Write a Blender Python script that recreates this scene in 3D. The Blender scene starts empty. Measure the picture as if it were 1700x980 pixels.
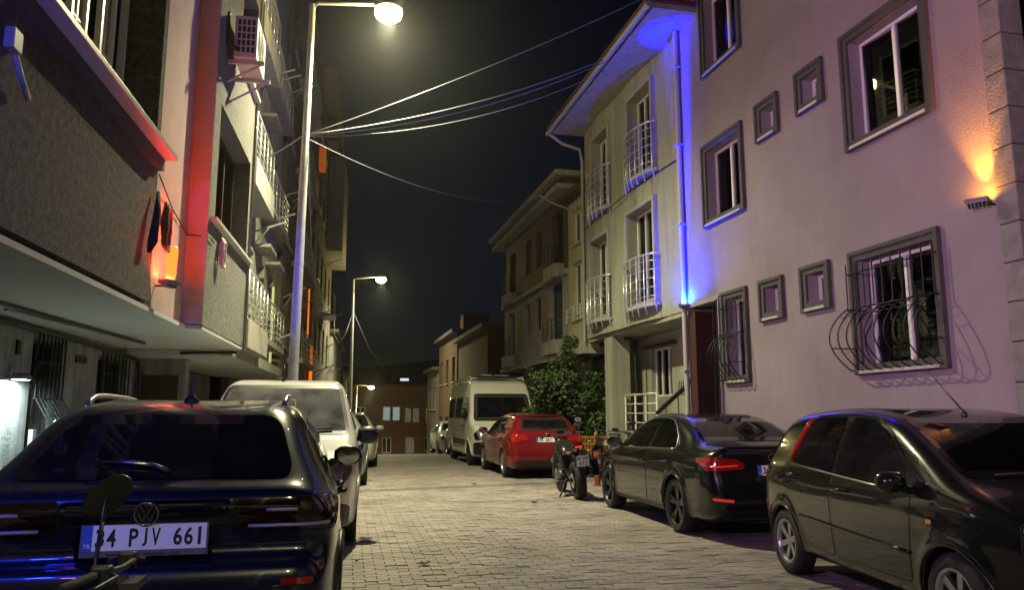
import bpy, bmesh, math, random
import numpy as np
from mathutils import Vector, Matrix
from mathutils.geometry import delaunay_2d_cdt
R = math.radians
random.seed(7); rng = np.random.default_rng(7)
scene = bpy.context.scene
COL = scene.collection

# ------------------------------------------------------------------ camera
cam_data = bpy.data.cameras.new('camera'); cam = bpy.data.objects.new('camera', cam_data); COL.objects.link(cam)
cam_data.sensor_width = 36.0; cam_data.lens = 1300 / 1700 * 36.0
cam_data.clip_start = 0.05; cam_data.clip_end = 3000
cam.location = (0, 0, 1.38)
cam.rotation_euler = (R(90 + 8.832), 0, R(-11.807))
scene.camera = cam

# ------------------------------------------------------------------ night sky
world = bpy.data.worlds.new('World'); scene.world = world; world.use_nodes = True
wn = world.node_tree.nodes; wl = world.node_tree.links
bg = wn['Background']
sky = wn.new('ShaderNodeTexSky'); sky.sky_type = 'NISHITA'; sky.sun_disc = False
sky.sun_elevation = R(-3.0); sky.sun_rotation = R(20); sky.air_density = 1.0; sky.dust_density = .6; sky.ozone_density = 3.0
wl.new(sky.outputs[0], bg.inputs[0]); bg.inputs[1].default_value = SKY_STRENGTH = 0.034

# faint moonlight
sun_d = bpy.data.lights.new('moon', 'SUN'); sun_d.energy = 0.012; sun_d.angle = R(0.5); sun_d.color = (0.8, 0.88, 1.0)
sun = bpy.data.objects.new('moon', sun_d); COL.objects.link(sun); sun.rotation_euler = (R(40), 0, R(160))

scene.view_settings.view_transform = 'Standard'; scene.view_settings.look = 'None'
scene.view_settings.exposure = 0.22; scene.view_settings.gamma = 1.0; scene.view_settings.use_curve_mapping = False
scene.render.engine = 'CYCLES'
scene.cycles.use_denoising = True
scene.cycles.use_adaptive_sampling = True; scene.cycles.adaptive_threshold = .03
scene.cycles.max_bounces = 6; scene.cycles.diffuse_bounces = 3; scene.cycles.glossy_bounces = 3; scene.cycles.volume_bounces = 0
scene.cycles.transparent_max_bounces = 10; scene.cycles.transmission_bounces = 4
scene.cycles.sample_clamp_indirect = 4.0; scene.cycles.caustics_reflective = False; scene.cycles.caustics_refractive = False

# ------------------------------------------------------------------ materials
MATS = {}
def mat(name, col=(.5, .5, .5), rough=.6, metal=0, coat=0, emit=None, es=0, noise=0, nscale=8, bump=0, bscale=60, spec=.5,
        col2=None, rnoise=0, streak=0):
    if name in MATS: return MATS[name]
    m = bpy.data.materials.new(name); m.use_nodes = True; MATS[name] = m
    nt = m.node_tree; b = nt.nodes['Principled BSDF']
    b.inputs['Base Color'].default_value = (*col, 1); b.inputs['Roughness'].default_value = rough
    b.inputs['Metallic'].default_value = metal; b.inputs['Coat Weight'].default_value = coat
    b.inputs['Coat Roughness'].default_value = .04; b.inputs['Specular IOR Level'].default_value = spec
    if emit:
        b.inputs['Emission Color'].default_value = (*emit, 1); b.inputs['Emission Strength'].default_value = es
        if es < 3: m.cycles.emission_sampling = 'NONE'
    L = nt.links.new
    if noise or bump or rnoise or streak:
        tc = nt.nodes.new('ShaderNodeTexCoord')
    if noise or rnoise:
        n = nt.nodes.new('ShaderNodeTexNoise'); n.inputs['Scale'].default_value = nscale; n.inputs['Detail'].default_value = 6
        n.inputs['Roughness'].default_value = .65
        L(tc.outputs['Object'], n.inputs['Vector'])
    if noise:
        rmp = nt.nodes.new('ShaderNodeValToRGB'); rmp.color_ramp.elements[0].position = .3; rmp.color_ramp.elements[1].position = .72
        c2 = col2 or tuple(c * (1 - noise) for c in col)
        rmp.color_ramp.elements[0].color = (*c2, 1); rmp.color_ramp.elements[1].color = (*col, 1)
        L(n.outputs['Fac'], rmp.inputs[0]); out = rmp.outputs[0]
        if streak:
            mp = nt.nodes.new('ShaderNodeMapping'); mp.inputs['Scale'].default_value = (3.2, 3.2, .22); L(tc.outputs['Object'], mp.inputs[0])
            s = nt.nodes.new('ShaderNodeTexNoise'); s.inputs['Scale'].default_value = 2.2; s.inputs['Detail'].default_value = 5
            L(mp.outputs[0], s.inputs['Vector'])
            r2 = nt.nodes.new('ShaderNodeValToRGB'); r2.color_ramp.elements[0].position = .34; r2.color_ramp.elements[1].position = .58
            r2.color_ramp.elements[0].color = (1 - streak,) * 3 + (1,); r2.color_ramp.elements[1].color = (1, 1, 1, 1)
            L(s.outputs['Fac'], r2.inputs[0])
            mx = nt.nodes.new('ShaderNodeMix'); mx.data_type = 'RGBA'; mx.blend_type = 'MULTIPLY'; mx.inputs[0].default_value = 1
            L(out, mx.inputs[6]); L(r2.outputs[0], mx.inputs[7]); out = mx.outputs[2]
        L(out, b.inputs['Base Color'])
    if rnoise:
        mr = nt.nodes.new('ShaderNodeMapRange'); mr.inputs[1].default_value = .3; mr.inputs[2].default_value = .7
        mr.inputs[3].default_value = max(.02, rough - rnoise); mr.inputs[4].default_value = rough + rnoise
        L(n.outputs['Fac'], mr.inputs[0]); L(mr.outputs[0], b.inputs['Roughness'])
    if bump:
        nb = nt.nodes.new('ShaderNodeTexNoise'); nb.inputs['Scale'].default_value = bscale; nb.inputs['Detail'].default_value = 5
        L(tc.outputs['Object'], nb.inputs['Vector'])
        bp = nt.nodes.new('ShaderNodeBump'); bp.inputs['Strength'].default_value = min(1, bump); bp.inputs['Distance'].default_value = .02 * max(1, bump)
        L(nb.outputs['Fac'], bp.inputs['Height']); L(bp.outputs[0], b.inputs['Normal'])
    return m

def paint(name, col, rough=.28, spec=.2, dust=.15, metal=.0, dustcol=(.18, .17, .15)):
    """car lacquer with a thin uneven film of dust"""
    if name in MATS: return MATS[name]
    m = bpy.data.materials.new(name); m.use_nodes = True; MATS[name] = m
    nt = m.node_tree; b = nt.nodes['Principled BSDF']; L = nt.links.new
    tc = nt.nodes.new('ShaderNodeTexCoord')
    n = nt.nodes.new('ShaderNodeTexNoise'); n.inputs['Scale'].default_value = 3.5; n.inputs['Detail'].default_value = 8; n.inputs['Roughness'].default_value = .7
    L(tc.outputs['Object'], n.inputs['Vector'])
    mr = nt.nodes.new('ShaderNodeMapRange'); mr.inputs[1].default_value = .35; mr.inputs[2].default_value = .75
    mr.inputs[3].default_value = dust * .25; mr.inputs[4].default_value = dust
    L(n.outputs['Fac'], mr.inputs[0])
    mx = nt.nodes.new('ShaderNodeMix'); mx.data_type = 'RGBA'
    mx.inputs[6].default_value = (*col, 1); mx.inputs[7].default_value = (*dustcol, 1)
    L(mr.outputs[0], mx.inputs[0]); L(mx.outputs[2], b.inputs['Base Color'])
    m2 = nt.nodes.new('ShaderNodeMath'); m2.operation = 'MULTIPLY_ADD'; m2.inputs[1].default_value = .5; m2.inputs[2].default_value = rough
    L(mr.outputs[0], m2.inputs[0]); L(m2.outputs[0], b.inputs['Roughness'])
    b.inputs['Metallic'].default_value = metal
    m3 = nt.nodes.new('ShaderNodeMath'); m3.operation = 'MULTIPLY_ADD'; m3.inputs[1].default_value = .35; m3.inputs[2].default_value = .03
    L(mr.outputs[0], m3.inputs[0]); L(m3.outputs[0], b.inputs['Coat Roughness'])
    b.inputs['Coat Weight'].default_value = .9; b.inputs['Specular IOR Level'].default_value = spec
    return m

def glass(name, tint=.35, col=(1, 1, 1), rough=.02, pale_film=0):
    """thin pane: tinted see-through plus fresnel reflection"""
    if name in MATS: return MATS[name]
    m = bpy.data.materials.new(name); m.use_nodes = True; MATS[name] = m
    nt = m.node_tree; nt.nodes.clear(); L = nt.links.new
    o = nt.nodes.new('ShaderNodeOutputMaterial'); t = nt.nodes.new('ShaderNodeBsdfTransparent'); g = nt.nodes.new('ShaderNodeBsdfGlossy')
    t.inputs[0].default_value = (tint * col[0], tint * col[1], tint * col[2], 1); g.inputs['Roughness'].default_value = rough
    fr = nt.nodes.new('ShaderNodeFresnel'); fr.inputs[0].default_value = 1.6
    mx = nt.nodes.new('ShaderNodeMixShader'); L(fr.outputs[0], mx.inputs[0]); L(t.outputs[0], mx.inputs[1]); L(g.outputs[0], mx.inputs[2])
    if pale_film:      # pale diffuse film, thicker in blotches
        tc = nt.nodes.new('ShaderNodeTexCoord'); n = nt.nodes.new('ShaderNodeTexNoise'); n.inputs['Scale'].default_value = 4; n.inputs['Detail'].default_value = 7; L(tc.outputs['Object'], n.inputs['Vector'])
        r = nt.nodes.new('ShaderNodeMapRange'); r.inputs[1].default_value = .3; r.inputs[2].default_value = .7; r.inputs[3].default_value = pale_film * .35; r.inputs[4].default_value = pale_film * 1.3; L(n.outputs['Fac'], r.inputs[0])
        d = nt.nodes.new('ShaderNodeBsdfDiffuse'); d.inputs[0].default_value = (.55, .56, .55, 1); m2 = nt.nodes.new('ShaderNodeMixShader'); L(r.outputs[0], m2.inputs[0]); L(mx.outputs[0], m2.inputs[1]); L(d.outputs[0], m2.inputs[2]); mx = m2
    L(mx.outputs[0], o.inputs[0]); return m

M_black = mat('black_plastic', (.012, .012, .013), .45)
M_rubber = mat('rubber', (.014, .014, .015), .75, bump=.2, bscale=90)
M_seam = mat('seam', (.003, .003, .003), .8)
M_chrome = mat('chrome', (.75, .75, .76), .12, 1)
M_alu = mat('brushed_metal', (.55, .55, .56), .32, 1)
M_trim = mat('satin_trim', (.35, .35, .36), .3, 1)
M_rimsilver = mat('silver_rim', (.5, .5, .52), .3, .9, noise=.3, nscale=20)
M_rimdark = mat('dark_rim', (.05, .05, .055), .3, .7)
M_cabin = mat('cabin_fabric', (.018, .018, .02), .9)
M_cglass = glass('car_glass', .30, pale_film=.015)
M_cglassdark = glass('tinted_glass', .10, pale_film=.012)
M_clear = glass('clear_lens', .8)
M_red = mat('red_lens', (.32, .008, .006), .12, coat=1)
M_redlit = mat('reflector_red_glow', (.8, .03, .02), .2, coat=1, emit=(1, .06, .03), es=.25)  # slight emission added in place of the red light these parts reflect
M_white = mat('plate_white', (.86, .88, .88), .4)
M_plateblue = mat('plate_blue', (.02, .12, .55), .45)
M_ink = mat('ink', (.006, .006, .007), .6)
M_lampbowl = mat('headlamp_bowl', (.5, .5, .5), .25, .45)

# ------------------------------------------------------------------ mesh helpers
class MB:
    def __init__(s): s.v = []; s.f = []
    def add(s, v, f):
        o = len(s.v); s.v += [tuple(map(float, p)) for p in v]; s.f += [tuple(i + o for i in q) for q in f]; return s
    def box(s, x0, x1, y0, y1, z0, z1):
        v = [(x, y, z) for x in (x0, x1) for y in (y0, y1) for z in (z0, z1)]
        return s.add(v, [(0, 1, 3, 2), (4, 6, 7, 5), (0, 4, 5, 1), (2, 3, 7, 6), (0, 2, 6, 4), (1, 5, 7, 3)])
    def obox(s, c, ax, ay, az, hx, hy, hz):
        c, ax, ay, az = map(Vector, (c, ax, ay, az)); ax, ay, az = ax.normalized() * hx, ay.normalized() * hy, az.normalized() * hz
        v = [c + ax * i + ay * j + az * k for i in (-1, 1) for j in (-1, 1) for k in (-1, 1)]
        return s.add(v, [(0, 1, 3, 2), (4, 6, 7, 5), (0, 4, 5, 1), (2, 3, 7, 6), (0, 2, 6, 4), (1, 5, 7, 3)])
    def tube(s, pts, r, n=8, close=False, caps=True):
        P = [Vector(p) for p in pts]; k = len(P); rr = r if hasattr(r, '__len__') else [r] * k
        rings = []; prev = None
        for i in range(k):
            a = P[i - 1] if (i or close) else P[i]; b = P[(i + 1) % k] if (i < k - 1 or close) else P[i]
            t = (b - a).normalized()
            if prev is None:
                up = Vector((0, 0, 1)) if abs(t.z) < .9 else Vector((1, 0, 0)); u = t.cross(up).normalized()
            else:
                u = (prev - t * prev.dot(t)).normalized()
            prev = u; w = t.cross(u)
            rings.append([P[i] + (u * math.cos(2 * math.pi * j / n) + w * math.sin(2 * math.pi * j / n)) * rr[i] for j in range(n)])
        o = len(s.v)
        for rg in rings: s.v += [tuple(p) for p in rg]
        for i in range(k if close else k - 1):
            a = o + i * n; b = o + ((i + 1) % k) * n
            for j in range(n): s.f.append((a + j, a + (j + 1) % n, b + (j + 1) % n, b + j))
        if caps and not close:
            s.f.append(tuple(o + j for j in range(n))[::-1]); s.f.append(tuple(o + (k - 1) * n + j for j in range(n)))
        return s
    def lathe(s, prof, n=32, axis='z', c=(0, 0, 0)):
        """prof: list of (radius, height)"""
        o = len(s.v); k = len(prof)
        for (r, h) in prof:
            for j in range(n):
                a = 2 * math.pi * j / n; p = (r * math.cos(a), r * math.sin(a), h)
                if axis == 'y': p = (p[0], p[2], p[1])
                if axis == 'x': p = (p[2], p[0], p[1])
                s.v.append((p[0] + c[0], p[1] + c[1], p[2] + c[2]))
        for i in range(k - 1):
            for j in range(n): s.f.append((o + i * n + j, o + i * n + (j + 1) % n, o + (i + 1) * n + (j + 1) % n, o + (i + 1) * n + j))
        return s
    def prism(s, poly, a, b, axis='y'):
        """extrude a 2-D polygon (u,v) from a to b along axis"""
        n = len(poly)
        def P(u, v, w): return {'y': (u, w, v), 'x': (w, u, v), 'z': (u, v, w)}[axis]
        v = [P(u, q, a) for u, q in poly] + [P(u, q, b) for u, q in poly]
        f = [tuple(range(n))[::-1], tuple(range(n, 2 * n))] + [(i, (i + 1) % n, n + (i + 1) % n, n + i) for i in range(n)]
        return s.add(v, f)
    def build(s, name, m=None, parent=None, smooth=False, loc=None, rot=None, angle=None, bevel=0):
        me = bpy.data.meshes.new(name); me.from_pydata(s.v, [], s.f)
        bm = bmesh.new(); bm.from_mesh(me); bmesh.ops.recalc_face_normals(bm, faces=bm.faces)
        if bevel: bmesh.ops.bevel(bm, geom=[e for e in bm.edges if len(e.link_faces) == 2 and e.calc_face_angle(0) > .6], offset=bevel, segments=2, profile=.6, affect='EDGES')
        bm.to_mesh(me); bm.free()
        if smooth:
            me.polygons.foreach_set('use_smooth', [True] * len(me.polygons))
            if angle: me.set_sharp_from_angle(angle=R(angle))
        return link(name, me, m, parent, loc, rot)

def link(name, me, m=None, parent=None, loc=None, rot=None):
    o = bpy.data.objects.new(name, me); COL.objects.link(o)
    if m is not None:
        if not me.materials: me.materials.append(m)
    if parent: o.parent = parent
    if loc is not None: o.location = loc
    if rot is not None: o.rotation_euler = rot
    return o
def tag(o, label=None, cat=None, group=None, kind=None):
    if label: o['label'] = label
    if cat: o['category'] = cat
    if group: o['group'] = group
    if kind: o['kind'] = kind
    return o
def empty(name, loc=(0, 0, 0), rz=0, label=None, cat=None, group=None):
    o = bpy.data.objects.new(name, None); COL.objects.link(o); o.location = loc; o.rotation_euler = (0, 0, rz); o.empty_display_size = .2
    return tag(o, label, cat, group)
def plate_letters(txt, x0, x1, yc, H, wfac, z, m, parent):
    """evenly spaced plate characters, each its own small mesh"""
    n = len(txt); step = (x1 - x0) / n; I = Matrix.Identity(4)
    for i, ch in enumerate(txt):
        if ch == ' ': continue
        o = text_mesh(ch, .1, 'plate_character', m, parent, I, 1, .0008, .0022); me = o.data
        c = np.zeros(len(me.vertices) * 3); me.vertices.foreach_get('co', c); c = c.reshape(-1, 3); lo, hi = c.min(0), c.max(0); s = H / (hi[1] - lo[1])
        c[:, 1] = (c[:, 1] - (lo[1] + hi[1]) / 2) * s + yc; c[:, 0] = (c[:, 0] - (lo[0] + hi[0]) / 2) * s * min(wfac, step * .80 / max(1e-6, (hi[0] - lo[0]) * s)) + x0 + step * (i + .5); c[:, 2] += z
        me.vertices.foreach_set('co', c.ravel())
def text_mesh(txt, size, name, m, parent, mw, xscale=1.0, extrude=.0015, bold=0.0):
    """lettering as a flat mesh; mw maps text plane (x right, y up) into the parent's space; centred"""
    cu = bpy.data.curves.new(name, 'FONT'); cu.body = txt; cu.size = size; cu.align_x = 'CENTER'; cu.align_y = 'CENTER'; cu.extrude = extrude; cu.offset = bold
    cu.resolution_u = 3
    ob = bpy.data.objects.new(name, cu); COL.objects.link(ob)
    me = bpy.data.meshes.new_from_object(ob.evaluated_get(bpy.context.evaluated_depsgraph_get()))
    bpy.data.objects.remove(ob)
    me.transform(mw @ Matrix.Diagonal((xscale, 1, 1, 1)))
    return link(name, me, m, parent)
# ------------------------------------------------------------------ car shapes
def smooth1(a, s):
    k = np.exp(-.5 * (np.arange(-3 * s, 3 * s + 1) / s) ** 2); k /= k.sum(); return np.convolve(np.pad(a, 3 * s, mode='edge'), k, 'valid')
def cat_rom(pts, n=8):
    P = np.array(pts, float); k = len(P); out = []
    for i in range(k):
        p0, p1, p2, p3 = P[i - 1], P[i], P[(i + 1) % k], P[(i + 2) % k]
        d = np.linalg.norm
        t01 = max(d(p1 - p0), 1e-5) ** .5; t12 = max(d(p2 - p1), 1e-5) ** .5; t23 = max(d(p3 - p2), 1e-5) ** .5
        m1 = (p2 - p1) + t12 * ((p1 - p0) / t01 - (p2 - p0) / (t01 + t12)); m2 = (p2 - p1) + t12 * ((p3 - p2) / t23 - (p3 - p1) / (t12 + t23))
        for t in np.arange(n) / n:
            out.append((2 * t ** 3 - 3 * t ** 2 + 1) * p1 + (t ** 3 - 2 * t ** 2 + t) * m1 + (-2 * t ** 3 + 3 * t ** 2) * p2 + (t ** 3 - t ** 2) * m2)
    return np.array(out)
def in_poly(x, y, poly):
    p = np.asarray(poly); q = np.roll(p, -1, 0); ins = np.zeros(np.shape(x), bool)
    for (x0, y0), (x1, y1) in zip(p, q):
        if y0 == y1: continue
        c = ((y0 > y) != (y1 > y)); ins ^= c & (x < (x1 - x0) * (y - y0) / (y1 - y0) + x0)
    return ins
def poly_sdf(x, y, poly):
    p = np.asarray(poly); q = np.roll(p, -1, 0); d = np.full(np.shape(x), 1e9)
    for a, b in zip(p, q):
        e = b - a; L2 = e @ e
        if L2 < 1e-12: continue
        t = np.clip(((x - a[0]) * e[0] + (y - a[1]) * e[1]) / L2, 0, 1)
        d = np.minimum(d, (x - a[0] - t * e[0]) ** 2 + (y - a[1] - t * e[1]) ** 2)
    return np.where(in_poly(x, y, poly), -1, 1) * np.sqrt(d)
def smax(a, b, k):
    h = np.maximum(k - np.abs(a - b), 0) / k; return np.maximum(a, b) + h * h * k * .25
def rpoly(pts, r=.04, ds=.03):
    """polygon with rounded corners, resampled"""
    P = np.array(pts, float); k = len(P); out = []
    for i in range(k):
        a, b, c = P[i - 1], P[i], P[(i + 1) % k]; u = a - b; v = c - b
        ru = min(r, .45 * np.linalg.norm(u)); rv = min(r, .45 * np.linalg.norm(v))
        s = b + u / np.linalg.norm(u) * ru; e = b + v / np.linalg.norm(v) * rv
        for t in (0, .25, .5, .75, 1): out.append((1 - t) ** 2 * s + 2 * t * (1 - t) * b + t * t * e)
    out = np.array(out); nx = np.roll(out, -1, 0); res = []
    for a, b in zip(out, nx):
        d = np.linalg.norm(b - a); n = max(1, int(d / ds))
        if d < 1e-6: continue
        for j in range(n): res.append(a + (b - a) * j / n)
    return np.array(res)
def offset_poly(P, d):
    """move inward by d (any orientation)"""
    nx = np.roll(P, -1, 0); pv = np.roll(P, 1, 0); t = nx - pv; t /= np.linalg.norm(t, axis=1)[:, None] + 1e-9
    area = .5 * np.sum(P[:, 0] * nx[:, 1] - nx[:, 0] * P[:, 1]); s = 1 if area > 0 else -1
    return P + s * d * np.stack([-t[:, 1], t[:, 0]], 1)

class Shape:
    def __init__(s, L, side, sec, plan, belt, plan_top=None, k=.14, arches=(), ya=.55, flare=.012, blur=2):
        s.L = L; s.h = .01; s.k = k
        s.x = np.arange(-.25, L + .25, s.h); s.z = np.arange(-.1, max(p[1] for p in side) + .25, s.h)
        X, Z = np.meshgrid(s.x, s.z, indexing='ij')
        D = poly_sdf(X, Z, cat_rom(side))
        D = np.apply_along_axis(smooth1, 0, D, blur); D = np.apply_along_axis(smooth1, 1, D, blur)
        w = smooth1(np.interp(s.z, *zip(*sec)), 3); p = smooth1(np.interp(s.x, *zip(*plan)), 5)
        pt = smooth1(np.interp(s.x, *zip(*(plan_top or plan))), 8)
        t = np.clip((s.z - belt) / .25, 0, 1); t = t * t * (3 - 2 * t)
        W = w[None] * (p[:, None] * (1 - t[None]) + pt[:, None] * t[None])
        for (ax, az, r) in arches: W = W + flare * np.exp(-((np.hypot(X - ax, Z - az) - r - .02) / .05) ** 2) * (Z < belt)
        gz = np.gradient(W, s.h, axis=1); gx = np.gradient(W, s.h, axis=0)
        s.D, s.W, s.C = D, W, 1 / np.sqrt(1 + np.clip(gz ** 2 + gx ** 2, 0, 6)); s.arches = arches; s.ya = ya; s.A = np.stack([s.D, s.W, s.C], -1)
    def _f(s, D, W, C, x, y, z):
        f = smax(D, (np.abs(y) - W) * C, s.k)
        for (ax, az, r) in s.arches: f = smax(f, np.minimum(r - np.hypot(x - ax, z - az), np.abs(y) - s.ya), .01)
        return f
    def bil(s, A, x, z):
        u = np.clip((x - s.x[0]) / s.h, 0, len(s.x) - 2.001); v = np.clip((z - s.z[0]) / s.h, 0, len(s.z) - 2.001)
        i = u.astype(int); j = v.astype(int); u = u - i; v = v - j
        return A[i, j] * (1 - u) * (1 - v) + A[i + 1, j] * u * (1 - v) + A[i, j + 1] * (1 - u) * v + A[i + 1, j + 1] * u * v
    def f(s, P):
        x, y, z = P[..., 0], P[..., 1], P[..., 2]
        u = np.minimum(np.maximum((x - s.x[0]) / s.h, 0), len(s.x) - 2.001); v = np.minimum(np.maximum((z - s.z[0]) / s.h, 0), len(s.z) - 2.001)
        i = u.astype(int); j = v.astype(int); u = (u - i)[..., None]; v = (v - j)[..., None]
        q = (s.A[i, j] * (1 - v) + s.A[i, j + 1] * v) * (1 - u) + (s.A[i + 1, j] * (1 - v) + s.A[i + 1, j + 1] * v) * u
        return s._f(q[..., 0], q[..., 1], q[..., 2], x, y, z)
    def grad(s, P, e=.012):
        g = np.stack([s.f(P + np.eye(3)[i] * e) - s.f(P - np.eye(3)[i] * e) for i in range(3)], -1); return g / (2 * e)
    def normal(s, P):
        g = s.grad(P); return g / (np.linalg.norm(g, axis=-1, keepdims=True) + 1e-9)
    def mesh(s, h):
        xs = np.arange(-.12, s.L + .12 + h, h); zs = np.arange(0, s.z[-1] - .12 + h, h); hw = s.W.max() + .08; ny = int(math.ceil(hw / h)); ys = np.arange(-ny, ny + 1) * h
        X2, Z2 = np.meshgrid(xs, zs, indexing='ij')
        D, W, C = (s.bil(A, X2, Z2)[:, None, :] for A in (s.D, s.W, s.C))
        F = s._f(D, W, C, xs[:, None, None], ys[None, :, None], zs[None, None, :])
        ins = F < 0; nx, ny_, nz = F.shape
        c = np.zeros((nx - 1, ny_ - 1, nz - 1), np.int8)
        for i in (0, 1):
            for j in (0, 1):
                for k in (0, 1): c += ins[i:nx - 1 + i, j:ny_ - 1 + j, k:nz - 1 + k]
        cell = np.argwhere((c > 0) & (c < 8)); idx = -np.ones(c.shape, int); idx[tuple(cell.T)] = np.arange(len(cell))
        acc = np.zeros((len(cell), 3)); cnt = np.zeros(len(cell))
        cor = [(i, j, k) for i in (0, 1) for j in (0, 1) for k in (0, 1)]
        for a in cor:
            for ax in range(3):
                if a[ax]: continue
                b = list(a); b[ax] = 1
                fa = F[tuple((cell + a).T)]; fb = F[tuple((cell + b).T)]; m = (fa < 0) != (fb < 0)
                t = np.where(m, fa / np.where(m, fa - fb, 1), 0); p = np.array(a, float)[None] + np.outer(t, np.eye(3)[ax])
                acc += p * m[:, None]; cnt += m
        P = (cell + acc / cnt[:, None]) * h + np.array([xs[0], ys[0], zs[0]])
        quads = []
        for ax in range(3):
            sl0 = [slice(None)] * 3; sl1 = [slice(None)] * 3; sl0[ax] = slice(0, -1); sl1[ax] = slice(1, None)
            ch = np.argwhere(ins[tuple(sl0)] != ins[tuple(sl1)]); o1, o2 = [(1, 2), (2, 0), (0, 1)][ax]
            ok = (ch[:, o1] > 0) & (ch[:, o2] > 0) & (ch[:, o1] < F.shape[o1] - 1) & (ch[:, o2] < F.shape[o2] - 1); ch = ch[ok]
            d1 = np.eye(3, dtype=int)[o1]; d2 = np.eye(3, dtype=int)[o2]
            q = np.stack([idx[tuple((ch - d1 - d2).T)], idx[tuple((ch - d2).T)], idx[tuple(ch.T)], idx[tuple((ch - d1).T)]], 1)
            fl = ~ins[tuple(ch.T)]; q[fl] = q[fl][:, ::-1]; quads.append(q)
        Q = np.concatenate(quads)
        for _ in range(4):
            f = s.f(P); g = s.grad(P, .006); P = P - (f / np.maximum((g * g).sum(1), .3))[:, None] * g
        return P, Q
    def project(s, UV, view, off=0):
        U, V = UV[:, 0], UV[:, 1]; n = len(U)
        def at(t):
            u, v = np.broadcast_to(U, t.shape), np.broadcast_to(V, t.shape)
            return np.stack({'L': (u, t, v), 'R': (u, -t, v), 'B': (-t, u, v), 'F': (t, u, v), 'T': (u, v, t)}[view], -1)
        a, b = {'L': (1.3, .02), 'R': (1.3, .02), 'B': (.4, -s.L * .45), 'F': (s.L + .4, s.L * .55), 'T': (s.z[-1], .6)}[view]
        ts = np.linspace(a, b, 60); neg = s.f(at(np.broadcast_to(ts[:, None], (60, n)))) < 0
        fi = np.where(neg.any(0), neg.argmax(0), 59); hi = ts[fi]; lo = ts[np.maximum(fi - 1, 0)]
        for _ in range(9):
            m = (lo + hi) / 2; neg = s.f(at(m)) < 0; hi = np.where(neg, m, hi); lo = np.where(neg, lo, m)
        P = at((lo + hi) / 2)
        return P + s.normal(P) * off

def mesh_obj(name, P, F, m, parent, smooth=True):
    me = bpy.data.meshes.new(name); me.from_pydata([tuple(p) for p in P], [], [tuple(int(i) for i in q) for q in F])
    if smooth: me.polygons.foreach_set('use_smooth', [True] * len(me.polygons))
    return link(name, me, m, parent)
def fill2d(poly, sp):
    n = len(poly); lo = poly.min(0); hi = poly.max(0)
    gx, gy = np.meshgrid(np.arange(lo[0] + sp / 2, hi[0], sp), np.arange(lo[1] + sp / 2, hi[1], sp)); g = np.stack([gx.ravel(), gy.ravel()], 1)
    if len(g): g = g[poly_sdf(g[:, 0], g[:, 1], poly) < -sp * .4]
    pts = np.concatenate([poly, g]) if len(g) else poly
    r = delaunay_2d_cdt([Vector(p) for p in pts], [], [list(range(n))], 1, 1e-5)
    return np.array([tuple(v) for v in r[0]]), [f for f in r[2]]
def patch(sh, poly, view, name, m, parent, off=.0025, sp=.05):
    V, F = fill2d(poly, sp); P = sh.project(V, view, off)
    o = mesh_obj(name, P, F, m, parent); fix(o, sh); return o
def fix(o, sh):
    """make faces look outward"""
    me = o.data; n = len(me.polygons)
    if not n: return
    c = np.zeros(n * 3); nn = np.zeros(n * 3); me.polygons.foreach_get('center', c); me.polygons.foreach_get('normal', nn)
    c = c.reshape(-1, 3); g = sh.normal(c)
    if (g * nn.reshape(-1, 3)).sum() < 0: me.flip_normals()
def ring(sh, outer, inner, view, name, m, parent, off=.003):
    n = len(outer); P = sh.project(np.concatenate([outer, inner]), view, off)
    F = [(i, (i + 1) % n, n + (i + 1) % n, n + i) for i in range(n)]
    o = mesh_obj(name, P, F, m, parent); fix(o, sh); return o

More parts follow.
